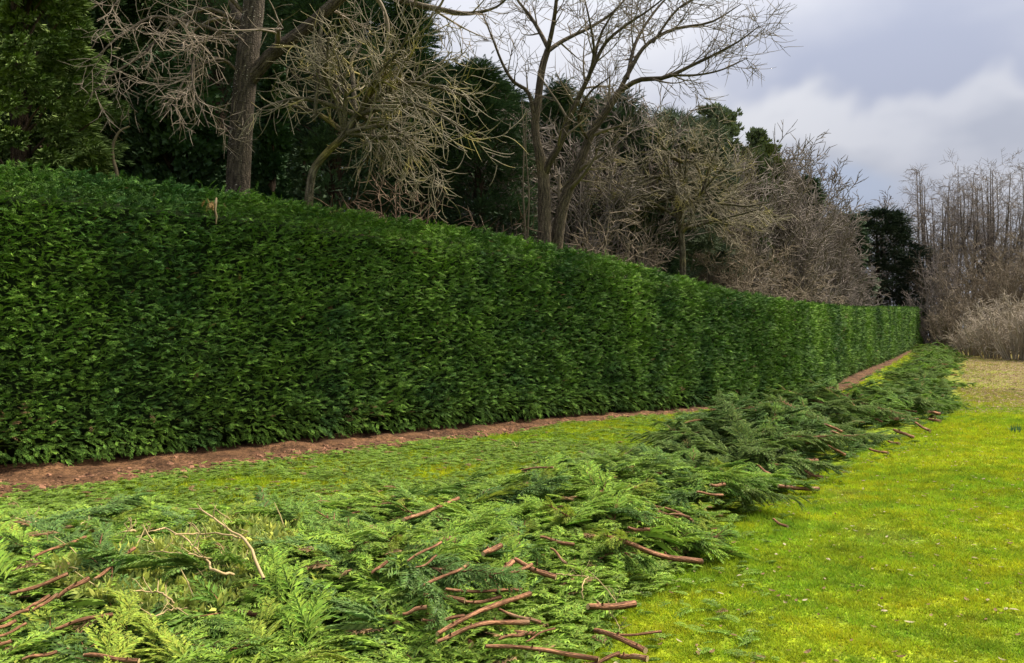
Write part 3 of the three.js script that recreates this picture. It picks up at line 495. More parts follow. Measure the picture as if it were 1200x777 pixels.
// ---------------------------------------------------------------- bare trees
const barks = {
  grey: (p) => { const f = 0.5 + 1.2 * fbm(p.x * 2, p.y * 2, p.z * 2, 3), l = smooth(0.12, 0.3, fbm(p.x * 1.3 + 5, p.y * 1.3, p.z * 1.3, 3)); return [lerp(lerp(0.09, 0.17, f), 0.25, l * 0.5), lerp(lerp(0.072, 0.135, f), 0.22, l * 0.5), lerp(lerp(0.055, 0.1, f), 0.12, l * 0.5)]; },
  stout: (p, r) => { const f = 0.5 + 1.2 * fbm(p.x * 2, p.y * 2, p.z * 2, 3), k = r > 0.05 ? 0.95 : 1.55; return [lerp(0.095, 0.165, f) * k, lerp(0.078, 0.138, f) * k, lerp(0.06, 0.108, f) * k]; },
  brown: (p) => { const f = 0.5 + 1.2 * fbm(p.x * 2, p.y * 2, p.z * 2, 3); return [lerp(0.1, 0.18, f), lerp(0.072, 0.125, f), lerp(0.05, 0.085, f)]; },
  lichen: (p) => { const f = 0.5 + 1.1 * fbm(p.x * 3, p.y * 3, p.z * 3, 2), l = smooth(0.06, 0.34, fbm(p.x * 2.6 + 8, p.y * 1.7, p.z * 1.7, 3)); return [lerp(lerp(0.125, 0.235, f), 0.28, l), lerp(lerp(0.11, 0.21, f), 0.24, l), lerp(lerp(0.08, 0.148, f), 0.085, l)]; },
  ash: (p) => { const f = 0.5 + 1.2 * fbm(p.x * 2, p.y * 2, p.z * 2, 3), l = smooth(0.1, 0.3, fbm(p.x * 1.5 + 5, p.y * 1.5, p.z * 1.5, 3)) * smooth(9, 4, p.y); return [lerp(lerp(0.1, 0.19, f), 0.34, l * 0.6), lerp(lerp(0.082, 0.155, f), 0.29, l * 0.6), lerp(lerp(0.06, 0.112, f), 0.12, l * 0.6)]; },
  purple: (p) => { const f = 0.5 + 1.1 * fbm(p.x * 1.2, p.y * 1.2, p.z * 1.2, 3); return [lerp(0.115, 0.215, f), lerp(0.097, 0.185, f), lerp(0.085, 0.162, f)]; },
  tan: (p) => { const f = 0.5 + 1.1 * fbm(p.x, p.y, p.z, 3); return [lerp(0.13, 0.23, f), lerp(0.105, 0.188, f), lerp(0.076, 0.136, f)]; },
  pale: (p) => { const f = 0.5 + 1.1 * fbm(p.x, p.y, p.z, 3); return [lerp(0.24, 0.4, f), lerp(0.205, 0.345, f), lerp(0.16, 0.27, f)]; },
};
const perp = (d) => { const a = V(gs(), gs(), gs()).cross(d); return a.lengthSq() < 1e-6 ? V(1, 0, 0) : a.normalize(); };
// o: len ratio, kids, angle, wander, trop (per metre, up +), minR, depth
function grow(buf, p, dir, len, r, lvl, o) {
  const n = Math.max(3, Math.round(len / (o.seg * (lvl === o.depth ? 0.7 : 1)))), pts = [p.clone()], rad = [r], d = dir.clone().normalize(), q = p.clone(), step = len / n, end = Math.max(o.minR * 0.4, r * 0.3);
  const dirs = [d.clone()];
  const axis = perp(d), bend = (o.curl ?? 0) * (gs() + (rnd() < 0.5 ? 0.5 : -0.5));
  for (let i = 0; i < n; i++) {
    d.add(V(gs(), gs(), gs()).multiplyScalar(o.wander)) .applyAxisAngle(axis, bend * step); const tr = Array.isArray(o.trop) ? lerp(o.trop[0], o.trop[1], i / n) : o.trop; d.y += tr * step; d.normalize();
    q.addScaledVector(d, step); pts.push(q.clone()); rad.push(lerp(r, end, (i + 1) / n)); dirs.push(d.clone());
  }
  buf.tube(pts, rad, r > 0.05 ? 7 : r > 0.02 ? 5 : 3);
  if (lvl < o.depth) spawn(buf, pts, rad, dirs, len, lvl, o);
}
function spawn(buf, pts, rad, dirs, len, lvl, o) {
  const k = Math.max(1, Math.round(o.kids[Math.min(lvl, o.kids.length - 1)] * (0.75 + 0.5 * rnd()) * (o.perMetre ? len : 1)));
  for (let j = 0; j < k; j++) {
    const f = lerp(o.from ?? 0.2, 1, (j + rnd()) / k), i = Math.min(pts.length - 2, Math.floor(f * (pts.length - 1))), a = f * (pts.length - 1) - i, p = pts[i].clone().lerp(pts[i + 1], a), d = dirs[i], r = lerp(rad[i], rad[i + 1], a);
    const ang = o.angle * rr(0.65, 1.3), out = perp(d); if (o.flat) out.y *= 1 - o.flat; out.y += o.lift ?? 0; out.addScaledVector(d, -out.dot(d)).normalize();
    const cd = d.clone().multiplyScalar(Math.cos(ang)).addScaledVector(out, Math.sin(ang));
    grow(buf, p, cd, Math.max(o.minL ?? 0.3, Math.min(o.maxL ?? 9, len * o.ratio)) * rr(0.6, 1.25) * (1.1 - 0.4 * f), Math.max(o.minR, r * (o.rr ?? 0.55)), lvl + 1, o);
  }
}
const rows = (pts, rad, n = 14) => { const c = new THREE.CatmullRomCurve3(pts), P = [], R = [], D = []; for (let i = 0; i <= n; i++) { const f = i / n; P.push(c.getPoint(f)); const q = f * (rad.length - 1), k = Math.min(rad.length - 2, Math.floor(q)); R.push(lerp(rad[k], rad[k + 1], q - k)); } for (let i = 0; i <= n; i++) D.push(P[Math.min(i + 1, n)].clone().sub(P[Math.max(i - 1, 0)]).normalize()); return [P, R, D]; };
const rel = (o) => (p) => p.clone().sub(o);
// a tree whose trunk and limbs follow given lines (pixels at a depth); twigs grow from them
function tracedTree(name, label, depth, tint, trunk, limbs, o, seed, group) {
  reseed(seed);
  const foot = at(trunk.path[0][0], trunk.path[0][1], depth), base = V(foot.x, ground(foot.x, depth), -depth), t = thing(name, label, 'tree', base, group), r = rel(base);
  const world = (f) => (p, q) => f(p.clone().add(base), q);
  const line = (path, d0 = 0, d1 = 0) => path.map(([x, y, dz], i) => r(at(x, y, depth + (dz ?? lerp(d0, d1, i / Math.max(1, path.length - 1))))));
  const twigs = new Buf(world(tint));
  const tp = line(trunk.path); tp.unshift(V(tp[0].x, -0.1, tp[0].z));
  const [P, R, D] = rows(tp, [trunk.r[0] * 1.15, ...trunk.r], 22); const tb = new Buf(world(tint)); tb.tube(P, R, 14); part('trunk', tb.geo(), trunk.mat ?? M.bark, t);
  if (trunk.o) spawn(twigs, P, R, D, 2.5, 0, { ...o, ...trunk.o });
  for (const l of limbs) {
    const [A, B, E] = rows(line(l.path, l.z?.[0], l.z?.[1]), l.r, 16), lb = new Buf(world(tint)); lb.tube(A, B, 8); part('limb', lb.geo(), M.bark, t);
    let len = 0; for (let i = 1; i < A.length; i++) len += A[i].distanceTo(A[i - 1]);
    spawn(twigs, A, B, E, l.len ?? len * 0.55, 0, { ...o, ...l.o });
  }
  part('twigs', twigs.geo(), M.twig, t).userData.kind = 'stuff'; return t;
}
{
  // T1: stout trunk behind the hedge with a heavy rising limb and a fringe of drooping twigs
  const droop = { depth: 3, kids: [8, 4, 2], ratio: 0.65, angle: 0.85, wander: 0.09, trop: [-1.0, 1.3], curl: 2.0, seg: 0.11, minR: 0.0068, rr: 0.5, maxL: 1.5, minL: 0.3, from: 0.15 };
  tracedTree('bare_tree', 'stout bare tree with white flecked grey trunk and heavy limb rising behind the hedge', 13, barks.stout,
    { path: [[273, 330], [279, 213], [284, 130], [291, 60], [298, 0], [301, -130], [306, -330]], r: [0.22, 0.2, 0.19, 0.185, 0.175, 0.16, 0.1], mat: M.fleckBark },
    [{ path: [[288, 100], [318, 64], [360, 32], [402, -6], [455, -60], [520, -130]], r: [0.13, 0.12, 0.105, 0.1, 0.09, 0.05], z: [0, -0.4], o: { kids: [5, 4, 3] } },
      { path: [[287, 45], [277, 15], [262, -30], [235, -110]], r: [0.09, 0.08, 0.07, 0.04], z: [0, 0.5], o: { kids: [2, 2] } },
      { path: [[420, -22], [470, 0], [515, 11], [547, 16], [580, 9], [597, -4]], r: [0.06, 0.05, 0.045, 0.035, 0.02, 0.012], z: [-0.3, -1], o: { kids: [8, 4, 3], maxL: 1.1, trop: [-0.2, 0.6] } },
      { path: [[283, 48], [231, 28], [201, 22], [177, 20], [150, 36], [134, 47], [112, 68]], r: [0.035, 0.03, 0.026, 0.022, 0.018, 0.014, 0.009], z: [0, -1.6], o: { kids: [9, 4, 2], maxL: 1.1 } },
      { path: [[289, 30], [240, 10], [191, 40], [167, 64], [137, 84], [107, 110]], r: [0.04, 0.035, 0.03, 0.024, 0.016, 0.008], z: [0, -1.2], o: { kids: [10, 4, 2], maxL: 0.9 } },
      { path: [[284, 90], [262, 70], [238, 75], [215, 95], [205, 130]], r: [0.03, 0.026, 0.022, 0.016, 0.009], z: [0, -1.2], o: { kids: [11, 5, 2], maxL: 1.0 } },
      { path: [[282, 60], [255, 45], [235, 50], [225, 90], [245, 150]], r: [0.03, 0.026, 0.022, 0.016, 0.009], z: [0, -1.5], o: { kids: [11, 5, 2], maxL: 1.0 } },
      { path: [[290, 20], [250, -20], [200, -30], [160, -20], [130, 10]], r: [0.04, 0.035, 0.03, 0.02, 0.01], z: [0, -1.5], o: { kids: [10, 4, 2], maxL: 1.1 } }], droop, 11);
  // T3: low contorted tree, yellow with lichen
  const L = [[330, 118], [300, 130], [345, 70], [385, 35], [430, 25], [480, 35], [530, 60], [560, 120], [555, 165], [520, 205], [470, 212], [430, 195], [395, 60], [505, 120], [455, 70], [480, 165]];
  reseed(23);
  tracedTree('contorted_tree', 'low contorted bare tree, its tangled twigs yellow with lichen, behind the hedge', 12.6, barks.lichen,
    { path: [[361, 262], [363, 222], [368, 198], [384, 178], [399, 163], [410, 146], [421, 128]], r: [0.075, 0.07, 0.062, 0.06, 0.055, 0.052, 0.045] },
    L.map(([x, y], i) => { const sx = i % 3 === 0 ? 404 : i % 3 === 1 ? 416 : 422, sy = i % 3 === 0 ? 156 : 134, mx = lerp(sx, x, 0.5) + rr(-14, 14), my = Math.min(lerp(sy, y, 0.5), lerp(sy, y, 0.5)) - rr(8, 34) * (y > 100 ? 1 : 0.2), z = rr(-1.3, 1.3); return { path: [[sx, sy], [lerp(sx, mx, 0.55), lerp(sy, my, 0.7)], [mx, my], [lerp(mx, x, 0.6), lerp(my, y, 0.45)], [x, y]], r: [0.045, 0.04, 0.03, 0.022, 0.01], z: [0, z], o: { kids: i < 2 ? [8, 4] : [14, 6] } }; }).concat([{ path: [[378, 12], [374, 60], [371, 110], [368, 142]], r: [0.03, 0.034, 0.034, 0.03], z: [-0.3, -0.3], o: { kids: [1, 1] } }]),
    { depth: 2, kids: [9, 5], ratio: 0.8, angle: 0.8, wander: 0.07, trop: [-1.2, 2.4], curl: 2.4, seg: 0.08, minR: 0.0088, rr: 0.55, maxL: 1.25, minL: 0.45, from: 0.15 }, 23);
  // T2: the ash standing over the middle of the hedge
  const up = { depth: 3, kids: [9, 5, 3], ratio: 0.58, angle: 0.75, wander: 0.09, trop: [-0.25, 1.3], curl: 0.7, seg: 0.16, minR: 0.008, rr: 0.5, maxL: 2.1, minL: 0.5, from: 0.2 };
  tracedTree('ash_tree', 'bare ash tree with forked brown trunk spreading dark branches against the sky', 18, barks.ash,
    { path: [[638, 330], [638, 283], [638, 240], [636, 200], [630, 170], [627, 148], [631, 112], [636, 77], [643, 56]], r: [0.17, 0.16, 0.15, 0.14, 0.1, 0.095, 0.09, 0.085, 0.07] },
    [{ path: [[643, 58], [634, 40], [622, 20], [604, -4], [590, -40]], r: [0.055, 0.05, 0.04, 0.03, 0.015], z: [0, 0.5] },
      { path: [[641, 62], [648, 30], [652, 0], [655, -50]], r: [0.06, 0.05, 0.04, 0.02], z: [0, -1], o: { kids: [6, 4, 3] } },
      { path: [[642, 60], [656, 50], [675, 40], [694, 31], [725, 8], [750, -30]], r: [0.055, 0.05, 0.042, 0.035, 0.025, 0.012], z: [0, 0.8] },
      { path: [[627, 150], [619, 108], [602, 96], [590, 77], [576, 42], [563, 10]], r: [0.055, 0.045, 0.04, 0.032, 0.022, 0.01], z: [0, -0.8], o: { kids: [7, 4, 3] } },
      { path: [[638, 205], [644, 190], [656, 170], [667, 139], [683, 104], [692, 85], [704, 40], [722, 10]], r: [0.1, 0.085, 0.075, 0.065, 0.055, 0.048, 0.03, 0.012], z: [0, -1.2] },
      { path: [[692, 85], [710, 50], [733, 30], [760, 12], [790, -12]], r: [0.045, 0.038, 0.03, 0.022, 0.012], z: [-1.0, -1.5] },
      { path: [[690, 92], [696, 60], [690, 20], [680, -20]], r: [0.035, 0.03, 0.02, 0.012], z: [-1.0, -2], o: { kids: [5, 4, 3] } }], up, 31);
  tracedTree('leaning_ash_tree', 'leaning bare tree growing tight beside the forked ash, its crown swept over the hedge', 18.4, barks.ash,
    { path: [[650, 330], [652, 286], [660, 240], [670, 214], [683, 182], [694, 154], [710, 131], [725, 108]], r: [0.17, 0.16, 0.14, 0.12, 0.11, 0.1, 0.09, 0.08], o: { kids: [5], maxL: 1.2 } },
    [{ path: [[725, 108], [748, 94], [779, 91], [810, 77], [841, 62], [868, 47], [890, 30]], r: [0.065, 0.06, 0.05, 0.04, 0.03, 0.02, 0.01], z: [0, -1] },
      { path: [[724, 110], [741, 77], [756, 54], [787, 35], [833, 26], [868, 5]], r: [0.06, 0.055, 0.048, 0.04, 0.028, 0.01], z: [0, 0.6] },
      { path: [[735, 92], [745, 50], [770, 10], [800, -20]], r: [0.05, 0.042, 0.03, 0.015], z: [0, 1.4] },
      { path: [[785, 88], [815, 88], [845, 82], [876, 68]], r: [0.03, 0.026, 0.02, 0.01], z: [-0.5, -0.2], o: { kids: [8, 4, 3], maxL: 1.2 } },
      { path: [[765, 50], [795, 10], [830, -10], [860, -30]], r: [0.035, 0.03, 0.02, 0.01], z: [0.2, 0.5] },
      { path: [[690, 165], [678, 140], [690, 110], [715, 90]], r: [0.04, 0.034, 0.026, 0.012], z: [0, -1.6], o: { kids: [7, 5, 3], maxL: 1.1 } }], up, 37);
  // B2: pale stemmed lichen-topped tree
  reseed(41);
  const fan = []; for (let i = 0; i < 26; i++) { const x = 684 + 9 * i + rr(-10, 10), y = 165 + Math.pow(Math.abs(x - 795) / 110, 2) * 70 + rr(-28, 75), sy = rr(185, 285), sx = 797 + (sy - 240) * 0.02; fan.push({ path: [[sx, sy], [lerp(sx, x, 0.4), lerp(sy, y, 0.25) - rr(0, 12)], [lerp(sx, x, 0.75), lerp(sy, y, 0.75)], [x, y]], r: [0.05, 0.042, 0.03, 0.012], z: [0, rr(-2, 2)], o: {} }); }
  tracedTree('pale_stemmed_tree', 'bushy bare tree with pale thin trunk and yellowish lichen crown above the hedge', 23.5, barks.lichen,
    { path: [[800, 345], [800, 300], [797, 250], [798, 215], [795, 170]], r: [0.1, 0.095, 0.08, 0.06, 0.03] }, fan,
    { depth: 3, kids: [6, 4, 3], ratio: 0.62, angle: 0.75, wander: 0.08, trop: [-0.4, 0.8], curl: 0.8, seg: 0.2, minR: 0.011, rr: 0.5, maxL: 2.0, minL: 0.5, from: 0.2 }, 41);
}
// many-stemmed leafless shrubs and small trees: a fan of stems from one base
function fanTree(name, label, px, d, topPx_, wide, stems, tint, o, seed, group, category = 'shrub', lowPx) {
  reseed(seed);
  const x = (px - 600) / F * d, y = ground(x, d), base = V(x, y, -d), t = thing(name, label, category, base, group), h = EYE + (HORIZON - topPx_) / F * d - y, w = wide / F * d, main = new Buf((p, q) => tint(p.clone().add(base), q)), tw = new Buf((p, q) => tint(p.clone().add(base), q));
  for (let i = 0; i < stems; i++) {
    const a = rr(0, 6.28), q = Math.sqrt(rnd()), e = V(Math.cos(a) * q * w / 2, h * (o.tall ? rr(0.84, 1.04) : rr(0.6, 1)) * (1 - (o.dome ?? 0.35) * q * q), Math.sin(a) * q * w / 2 * 0.8), b = V(e.x * (o.foot ?? 0.15), -0.1, e.z * (o.foot ?? 0.15)), m = V(lerp(b.x, e.x, 0.5), e.y * rr(0.45, 0.65), lerp(b.z, e.z, 0.5)).add(V(gs() * w * 0.13, 0, gs() * w * 0.13));
    const [P, R, D] = rows([b, m, e], [o.r ?? 0.05, (o.r ?? 0.05) * 0.65, o.minR], 10); main.tube(P, R, 5); spawn(tw, P, R, D, b.distanceTo(e) * 0.45, 0, o);
  }
  part('stems', main.geo(), M.twig, t); part('twigs', tw.geo(), M.twig, t).userData.kind = 'stuff'; return t;
}
{
  const o = (minR, more) => ({ depth: 3, kids: [10, 5, 2], ratio: 0.52, angle: 0.68, wander: 0.07, trop: [0.0, 0.16], curl: 0.3, seg: 0.35, minR, rr: 0.5, maxL: 2.2, minL: 0.5, from: 0.25, ...more });
  // thicket just behind the hedge
  const G1 = 'grey thicket shrubs behind the hedge';
  const lows = [[575, 17.5, 225, 120, 'brown'], [700, 20, 235, 110, 'tan'], [745, 21.5, 250, 110, 'grey'], [860, 26, 235, 120, 'tan'], [905, 30, 265, 110, 'tan'], [940, 36, 285, 110, 'tan'], [975, 44, 292, 100, 'purple'], [480, 15.5, 185, 130, 'brown'], [420, 15, 190, 110, 'brown']];
  lows.forEach(([px, d, tp, w, c], i) => fanTree('thicket_shrub', 'low tangled leafless thicket shrub showing just over the hedge top', px, d, tp, w, 20, barks[c], o(0.0065 + d * 0.00022, { depth: 2, kids: [14, 7], r: 0.03, angle: 1.0, wander: 0.26, curl: 1.2, trop: [-0.3, 0.3] }), 400 + i, G1));
  // purple-grey twiggy trees along the far part
  const tall = [[850, 29, 170, 120, 16], [893, 33, 176, 110, 16], [925, 38, 182, 110, 18], [952, 45, 182, 100, 18], [985, 50, 278, 70, 12], [1050, 82, 232, 70, 12], [975, 41, 250, 90, 16], [930, 34, 232, 90, 16], [690, 23, 120, 110, 14], [745, 25, 128, 110, 14], [815, 28, 138, 110, 14], [590, 21, 125, 80, 10]];
  tall.forEach(([px, d, tp, w, n], i) => fanTree('twiggy_tree', i < 8 ? 'slender many-stemmed leafless tree of greyish purple twigs behind the hedge bend' : 'bushy grey leafless tree filling the gap behind the ash trees', px, d, tp, w, n, barks.purple, o(0.0105 + d * 0.00027, { r: 0.03 + d * 0.0004, dome: 0.22, tall: 1 }), 440 + i, i < 8 ? 'purple-grey trees behind the hedge bend' : 'grey trees behind the ash trees', 'tree'));
}
{ // the wood closing the lawn: tall bare trees, brown scrub, a pale brush bank
  const spec = [[1083, 80, 188, 60, 0.2], [1100, 76, 176, 70, 0.24], [1120, 78, 184, 60, 0.22], [1140, 74, 180, 62, 0.2], [1160, 78, 182, 60, 0.22], [1180, 74, 174, 60, 0.22], [1199, 76, 176, 60, 0.22], [1222, 74, 170, 70, 0.24], [1250, 78, 170, 70, 0.22], [1285, 76, 176, 80, 0.22]];
  spec.forEach(([px, d, tp, w, r], i) => {
    reseed(500 + i); const x = (px - 600) / F * d, y = ground(x, d), base = V(x, y, -d), h = EYE + (HORIZON - tp) / F * d - y, t = thing('tall_bare_tree', 'tall bare woodland tree with straight stem and fine upswept twigs closing the lawn', 'tree', base, 'tall bare trees at the end of the lawn'), tint = (p, q) => barks.purple(p.clone().add(base), q).map((c) => c * (q > 0.05 ? 0.6 : 1.0));
    const tb = new Buf(tint), tw = new Buf(tint), pts = [V(0, -0.2, 0), V(gs() * 0.3, h * 0.22, gs() * 0.3), V(gs() * 0.7, h * 0.42, gs() * 0.5), V(gs() * 1.6, h * 0.78, gs() * 0.9)], [P, R, D] = rows(pts, [r, r * 0.75, r * 0.45, 0.012], 18); tb.tube(P, R, 7); part('trunk', tb.geo(), M.bark, t);
    const ww = w / F * d * 1.15;
    for (let k = 0; k < 8; k++) { const f = rr(0.18, 0.62), q = Math.floor(f * 18), a = rr(0, 6.28), u = Math.sqrt(rnd()), e = V(Math.cos(a) * ww * u, h * rr(0.8, 0.98) * (1 - 0.3 * u * u), Math.sin(a) * ww * u), s = P[q], m = s.clone().lerp(e, 0.42).add(V(Math.cos(a) * ww * 0.4 * u + gs() * 0.5, -0.02 * h, Math.sin(a) * ww * 0.4 * u)), [A, B, E] = rows([s, m, e], [R[q] * 0.8, R[q] * 0.6, 0.03], 12), lb = new Buf(tint); lb.tube(A, B, 5); part('limb', lb.geo(), M.twig, t); spawn(tw, A, B, E, s.distanceTo(e) * 0.5, 0, { depth: 3, kids: [10, 6, 4], ratio: 0.5, angle: 0.9, wander: 0.07, trop: 0.03, curl: 0.12, seg: 0.7, minR: 0.016, rr: 0.45, maxL: 3.2, minL: 0.7, from: 0.2 }); }
    spawn(tw, P, R, D, h * 0.3, 0, { depth: 3, kids: [12, 5, 3], ratio: 0.5, angle: 0.8, wander: 0.06, trop: 0.05, curl: 0.12, seg: 0.7, minR: 0.013, rr: 0.4, maxL: 2.6, minL: 0.7, from: 0.35 });
    part('twigs', tw.geo(), M.twig, t).userData.kind = 'stuff';
  });
  const o = (minR, more) => ({ depth: 2, kids: [10, 5], ratio: 0.42, angle: 0.85, wander: 0.2, trop: [0.0, 0.1], curl: 0.8, seg: 0.4, minR, rr: 0.5, maxL: 2.2, minL: 0.5, from: 0.15, r: 0.05, dome: 0.5, foot: 0.3, ...more });
  const scrub = [[1100, 66, 268, 80], [1138, 64, 262, 90], [1175, 62, 270, 90], [1085, 72, 300, 60], [1120, 60, 330, 70], [1205, 60, 255, 90], [1245, 60, 250, 100], [1110, 70, 240, 90], [1160, 70, 235, 90], [1200, 70, 240, 90]];
  scrub.forEach(([px, d, tp, w], i) => fanTree('brown_scrub_bush', 'dense brown leafless scrub bush under the tall bare trees', px, d, tp, w, 34, i % 3 ? barks.tan : barks.purple, o(0.018), 540 + i, 'brown scrub under the tall trees'));
  const bank = [[1138, 52, 372, 60], [1165, 49, 350, 70], [1192, 47, 342, 80], [1225, 46, 335, 80], [1262, 46, 330, 90], [1182, 55, 325, 80]];
  bank.forEach(([px, d, tp, w], i) => fanTree('pale_brush_bush', 'low sprawling bush of pale grey arching twigs beside the leaf litter', px, d, tp, w, 26, barks.pale, o(0.017, { kids: [9, 4], trop: [0.2, -0.6], curl: 0.9, angle: 0.9, foot: 0.35, dome: 0.3, maxL: 2.6 }), 560 + i, 'pale brush beside the leaf litter'));
}
{ // lone stems in the gaps
  const lone = (label, path, d, r, col) => { const q = path.map(([x, y]) => at(x, y, d)), e = q[q.length - 1], foot = V(e.x, ground(e.x, d), e.z), t = thing('bare_sapling', label, 'tree', foot); q.push(V(foot.x + 0.05, foot.y - 0.05, foot.z)); const [P, R] = rows(q.map((p) => p.sub(foot)), [r * 0.5, r * 0.8, r, r * 1.1], 18), b = new Buf((p) => { const f = 0.5 + fbm(p.x * 3, p.y * 3, p.z * 3, 2); return col.map((c) => c * lerp(0.7, 1.3, f)); }); b.tube(P, R, 6); part('trunk', b.geo(), M.twig, t); return t; };
  lone('short crooked pale sapling in the dark gap beside the laurel', [[152, 148], [140, 154], [132, 172], [133, 188], [137, 204]], 12, 0.026, [0.15, 0.12, 0.075]);
  lone('thin upright dead stem close beside the forked ash trunk', [[611, 118], [614, 160], [613, 220], [616, 285]], 17.4, 0.022, [0.11, 0.09, 0.062]);
  lone('thinner slightly wavy dead stem next to the upright one', [[617, 128], [616, 170], [620, 230], [618, 288]], 17.2, 0.02, [0.1, 0.08, 0.055]);
}
console.log('bare trees done');

// ---------------------------------------------------------------- evergreens behind the hedge
const leafGeos = { laurel: (reseed(1), leafClump(9, 1, 0.26, 0.12, 1.1)), ivy: (reseed(2), leafClump(7, 1, 0.75, 0.08, 1.3)), spray: (reseed(3), sprayGeo(5, 1, 0.1, 0.2, 0.42)), pine: (reseed(4), leafClump(16, 1, 0.07, 0.0, 1.3)) };
// shape(t): radius share at height share t; clumps of leaves round their own centres, gaps between
function evergreen(name, label, px, d, topPx_, wide, o, seed) {
  reseed(seed);
  const x = (px - 600) / F * d, y = ground(x, d), base = V(x, y, -d), t = thing(name, label, 'tree', base, o.group), h = EYE + (HORIZON - topPx_) / F * d - y, R = wide / 2 / F * d, b = new Buf(() => [0.085, 0.06, 0.042]);
  b.tube([V(0, -0.2, 0), V(0.1, h * 0.35, 0), V(0, h * 0.7, 0.1), V(0, h * 0.95, 0)], [0.025 * h, 0.019 * h, 0.01 * h, 0.02], 8); part('trunk', b.geo(), M.bark, t);
  const lb = new Buf(() => [0.07, 0.05, 0.036]), list = [], c = C(0, 0, 0);
  for (let k = 0; k < o.clumps; k++) {
    const f = lerp(o.low ?? 0.15, 1, Math.pow(rnd(), 0.9)), a = rr(0, 6.28), prof = o.shape(f) * (0.78 + 0.75 * fbm(Math.cos(a) * 1.3 + seed, f * h * 0.35, Math.sin(a) * 1.3, 2)), q = R * prof * Math.pow(rnd(), 0.35), centre = V(Math.cos(a) * q, f * h * 0.97, Math.sin(a) * q), out = V(Math.cos(a), o.rise ?? 0.15, Math.sin(a)).normalize();
    if (k % 6 === 0) { const s = V(0, centre.y * (0.75 + 0.15 * rnd()), 0); lb.tube([s, s.clone().lerp(centre, 0.5).add(V(0, 0.1, 0)), centre], [0.03, 0.02, 0.008], 4); }
    const cr = o.clumpR * rr(0.6, 1.35), tone = clamp(0.45 + gs() * 0.5 + 0.7 * fbm(centre.x * 0.4, centre.y * 0.4, centre.z * 0.4 + seed, 2));
    for (let j = 0; j < o.leaves; j++) {
      const u = V(gs(), gs() * (o.flat ?? 0.6), gs()), p = centre.clone().addScaledVector(u, cr), dir = out.clone().multiplyScalar(0.8).add(u).add(V(0, o.hang ?? -0.2, 0)), v = rr(0.65, 1.3);
      c.copy(o.c0).lerp(o.c1, clamp(tone + gs() * 0.25)).multiplyScalar(v); list.push([p, dir, V(gs() * 0.8, 1, gs() * 0.8), o.size * rr(0.7, 1.35), c.clone()]);
    }
  }
  part('limbs', lb.geo(), M.twig, t); copies('crown', leafGeos[o.leaf], M.evergreen, list, t); return t;
}
const cone = (f) => Math.pow(1 - f, 0.7) * smooth(-0.1, 0.15, f) + 0.05, dome = (f) => Math.sqrt(Math.max(0, 1 - Math.pow(clamp((f - 0.35) / 0.66, -0.8, 1), 2))) + 0.04, column = (f) => Math.pow(Math.max(0, 1 - f * f), 0.5) * 0.95 + 0.05;
const dark = { leaf: 'spray', shape: column, clumps: 330, leaves: 84, clumpR: 0.55, size: 0.165, c0: C(0.036, 0.066, 0.04), c1: C(0.095, 0.155, 0.08), hang: 0.0, rise: 0.35, flat: 0.7, low: 0.08 };
evergreen('laurel_tree', 'glossy broad-leaved evergreen with drooping olive green leaf tufts', 20, 12.2, -170, 250, { leaf: 'laurel', shape: dome, clumps: 300, leaves: 42, clumpR: 0.34, size: 0.125, c0: C(0.06, 0.105, 0.032), c1: C(0.22, 0.3, 0.085), hang: -0.45, flat: 0.5, low: 0.22 }, 601);
evergreen('laurel_tree', 'darker broad-leaved evergreen half hidden behind the glossy laurel', 120, 15.5, -90, 260, { leaf: 'laurel', shape: dome, clumps: 320, leaves: 42, clumpR: 0.4, size: 0.15, c0: C(0.03, 0.06, 0.025), c1: C(0.085, 0.13, 0.045), hang: -0.3, low: 0.2 }, 602);
evergreen('ivy_covered_tree', 'low ivy smothered tree next to the stout flecked trunk', 205, 14.2, 62, 150, { leaf: 'ivy', shape: dome, clumps: 240, leaves: 40, clumpR: 0.34, size: 0.11, c0: C(0.03, 0.065, 0.032), c1: C(0.08, 0.13, 0.06), hang: -0.5, low: 0.15 }, 603);
evergreen('ivy_clad_stem', 'narrow column of ivy on a stem between stout trunk and contorted tree', 318, 14, 60, 52, { leaf: 'ivy', shape: column, clumps: 150, leaves: 30, clumpR: 0.2, size: 0.1, c0: C(0.022, 0.05, 0.024), c1: C(0.055, 0.1, 0.042), hang: -0.5, low: 0.1 }, 604);
evergreen('ivy_clad_stem', 'second thinner ivy column at the foot of the contorted tree', 356, 13.4, 165, 26, { leaf: 'ivy', shape: column, clumps: 60, leaves: 26, clumpR: 0.14, size: 0.085, c0: C(0.03, 0.055, 0.026), c1: C(0.09, 0.13, 0.07), hang: -0.5, low: 0.1 }, 605);
evergreen('dark_cypress_tree', 'very dark tall cypress behind the stout flecked trunk', 250, 20, -200, 240, { ...dark, clumps: 420 }, 606);
evergreen('dark_cypress_tree', 'very dark broad cypress filling the space behind the contorted tree', 390, 19, -60, 230, { ...dark, clumps: 420 }, 607);
evergreen('dark_cypress_tree', 'dark cypress with ragged top behind the outer twigs of the contorted tree', 478, 20, -12, 190, { ...dark, clumps: 380, shape: cone }, 608);
evergreen('dark_cypress_tree', 'dark blue-green cypress just beside the forked ash trunk', 560, 20.5, 68, 190, { ...dark, clumps: 360 }, 609);
evergreen('dark_cypress_tree', 'grey-green cypress seen through the fork of the ash', 655, 24, 90, 165, { ...dark, clumps: 300, shape: cone }, 610);
evergreen('dark_cypress_tree', 'grey-green cypress behind the leaning ash', 725, 26, 108, 185, { ...dark, clumps: 320, shape: dome, size: 0.22 }, 611);
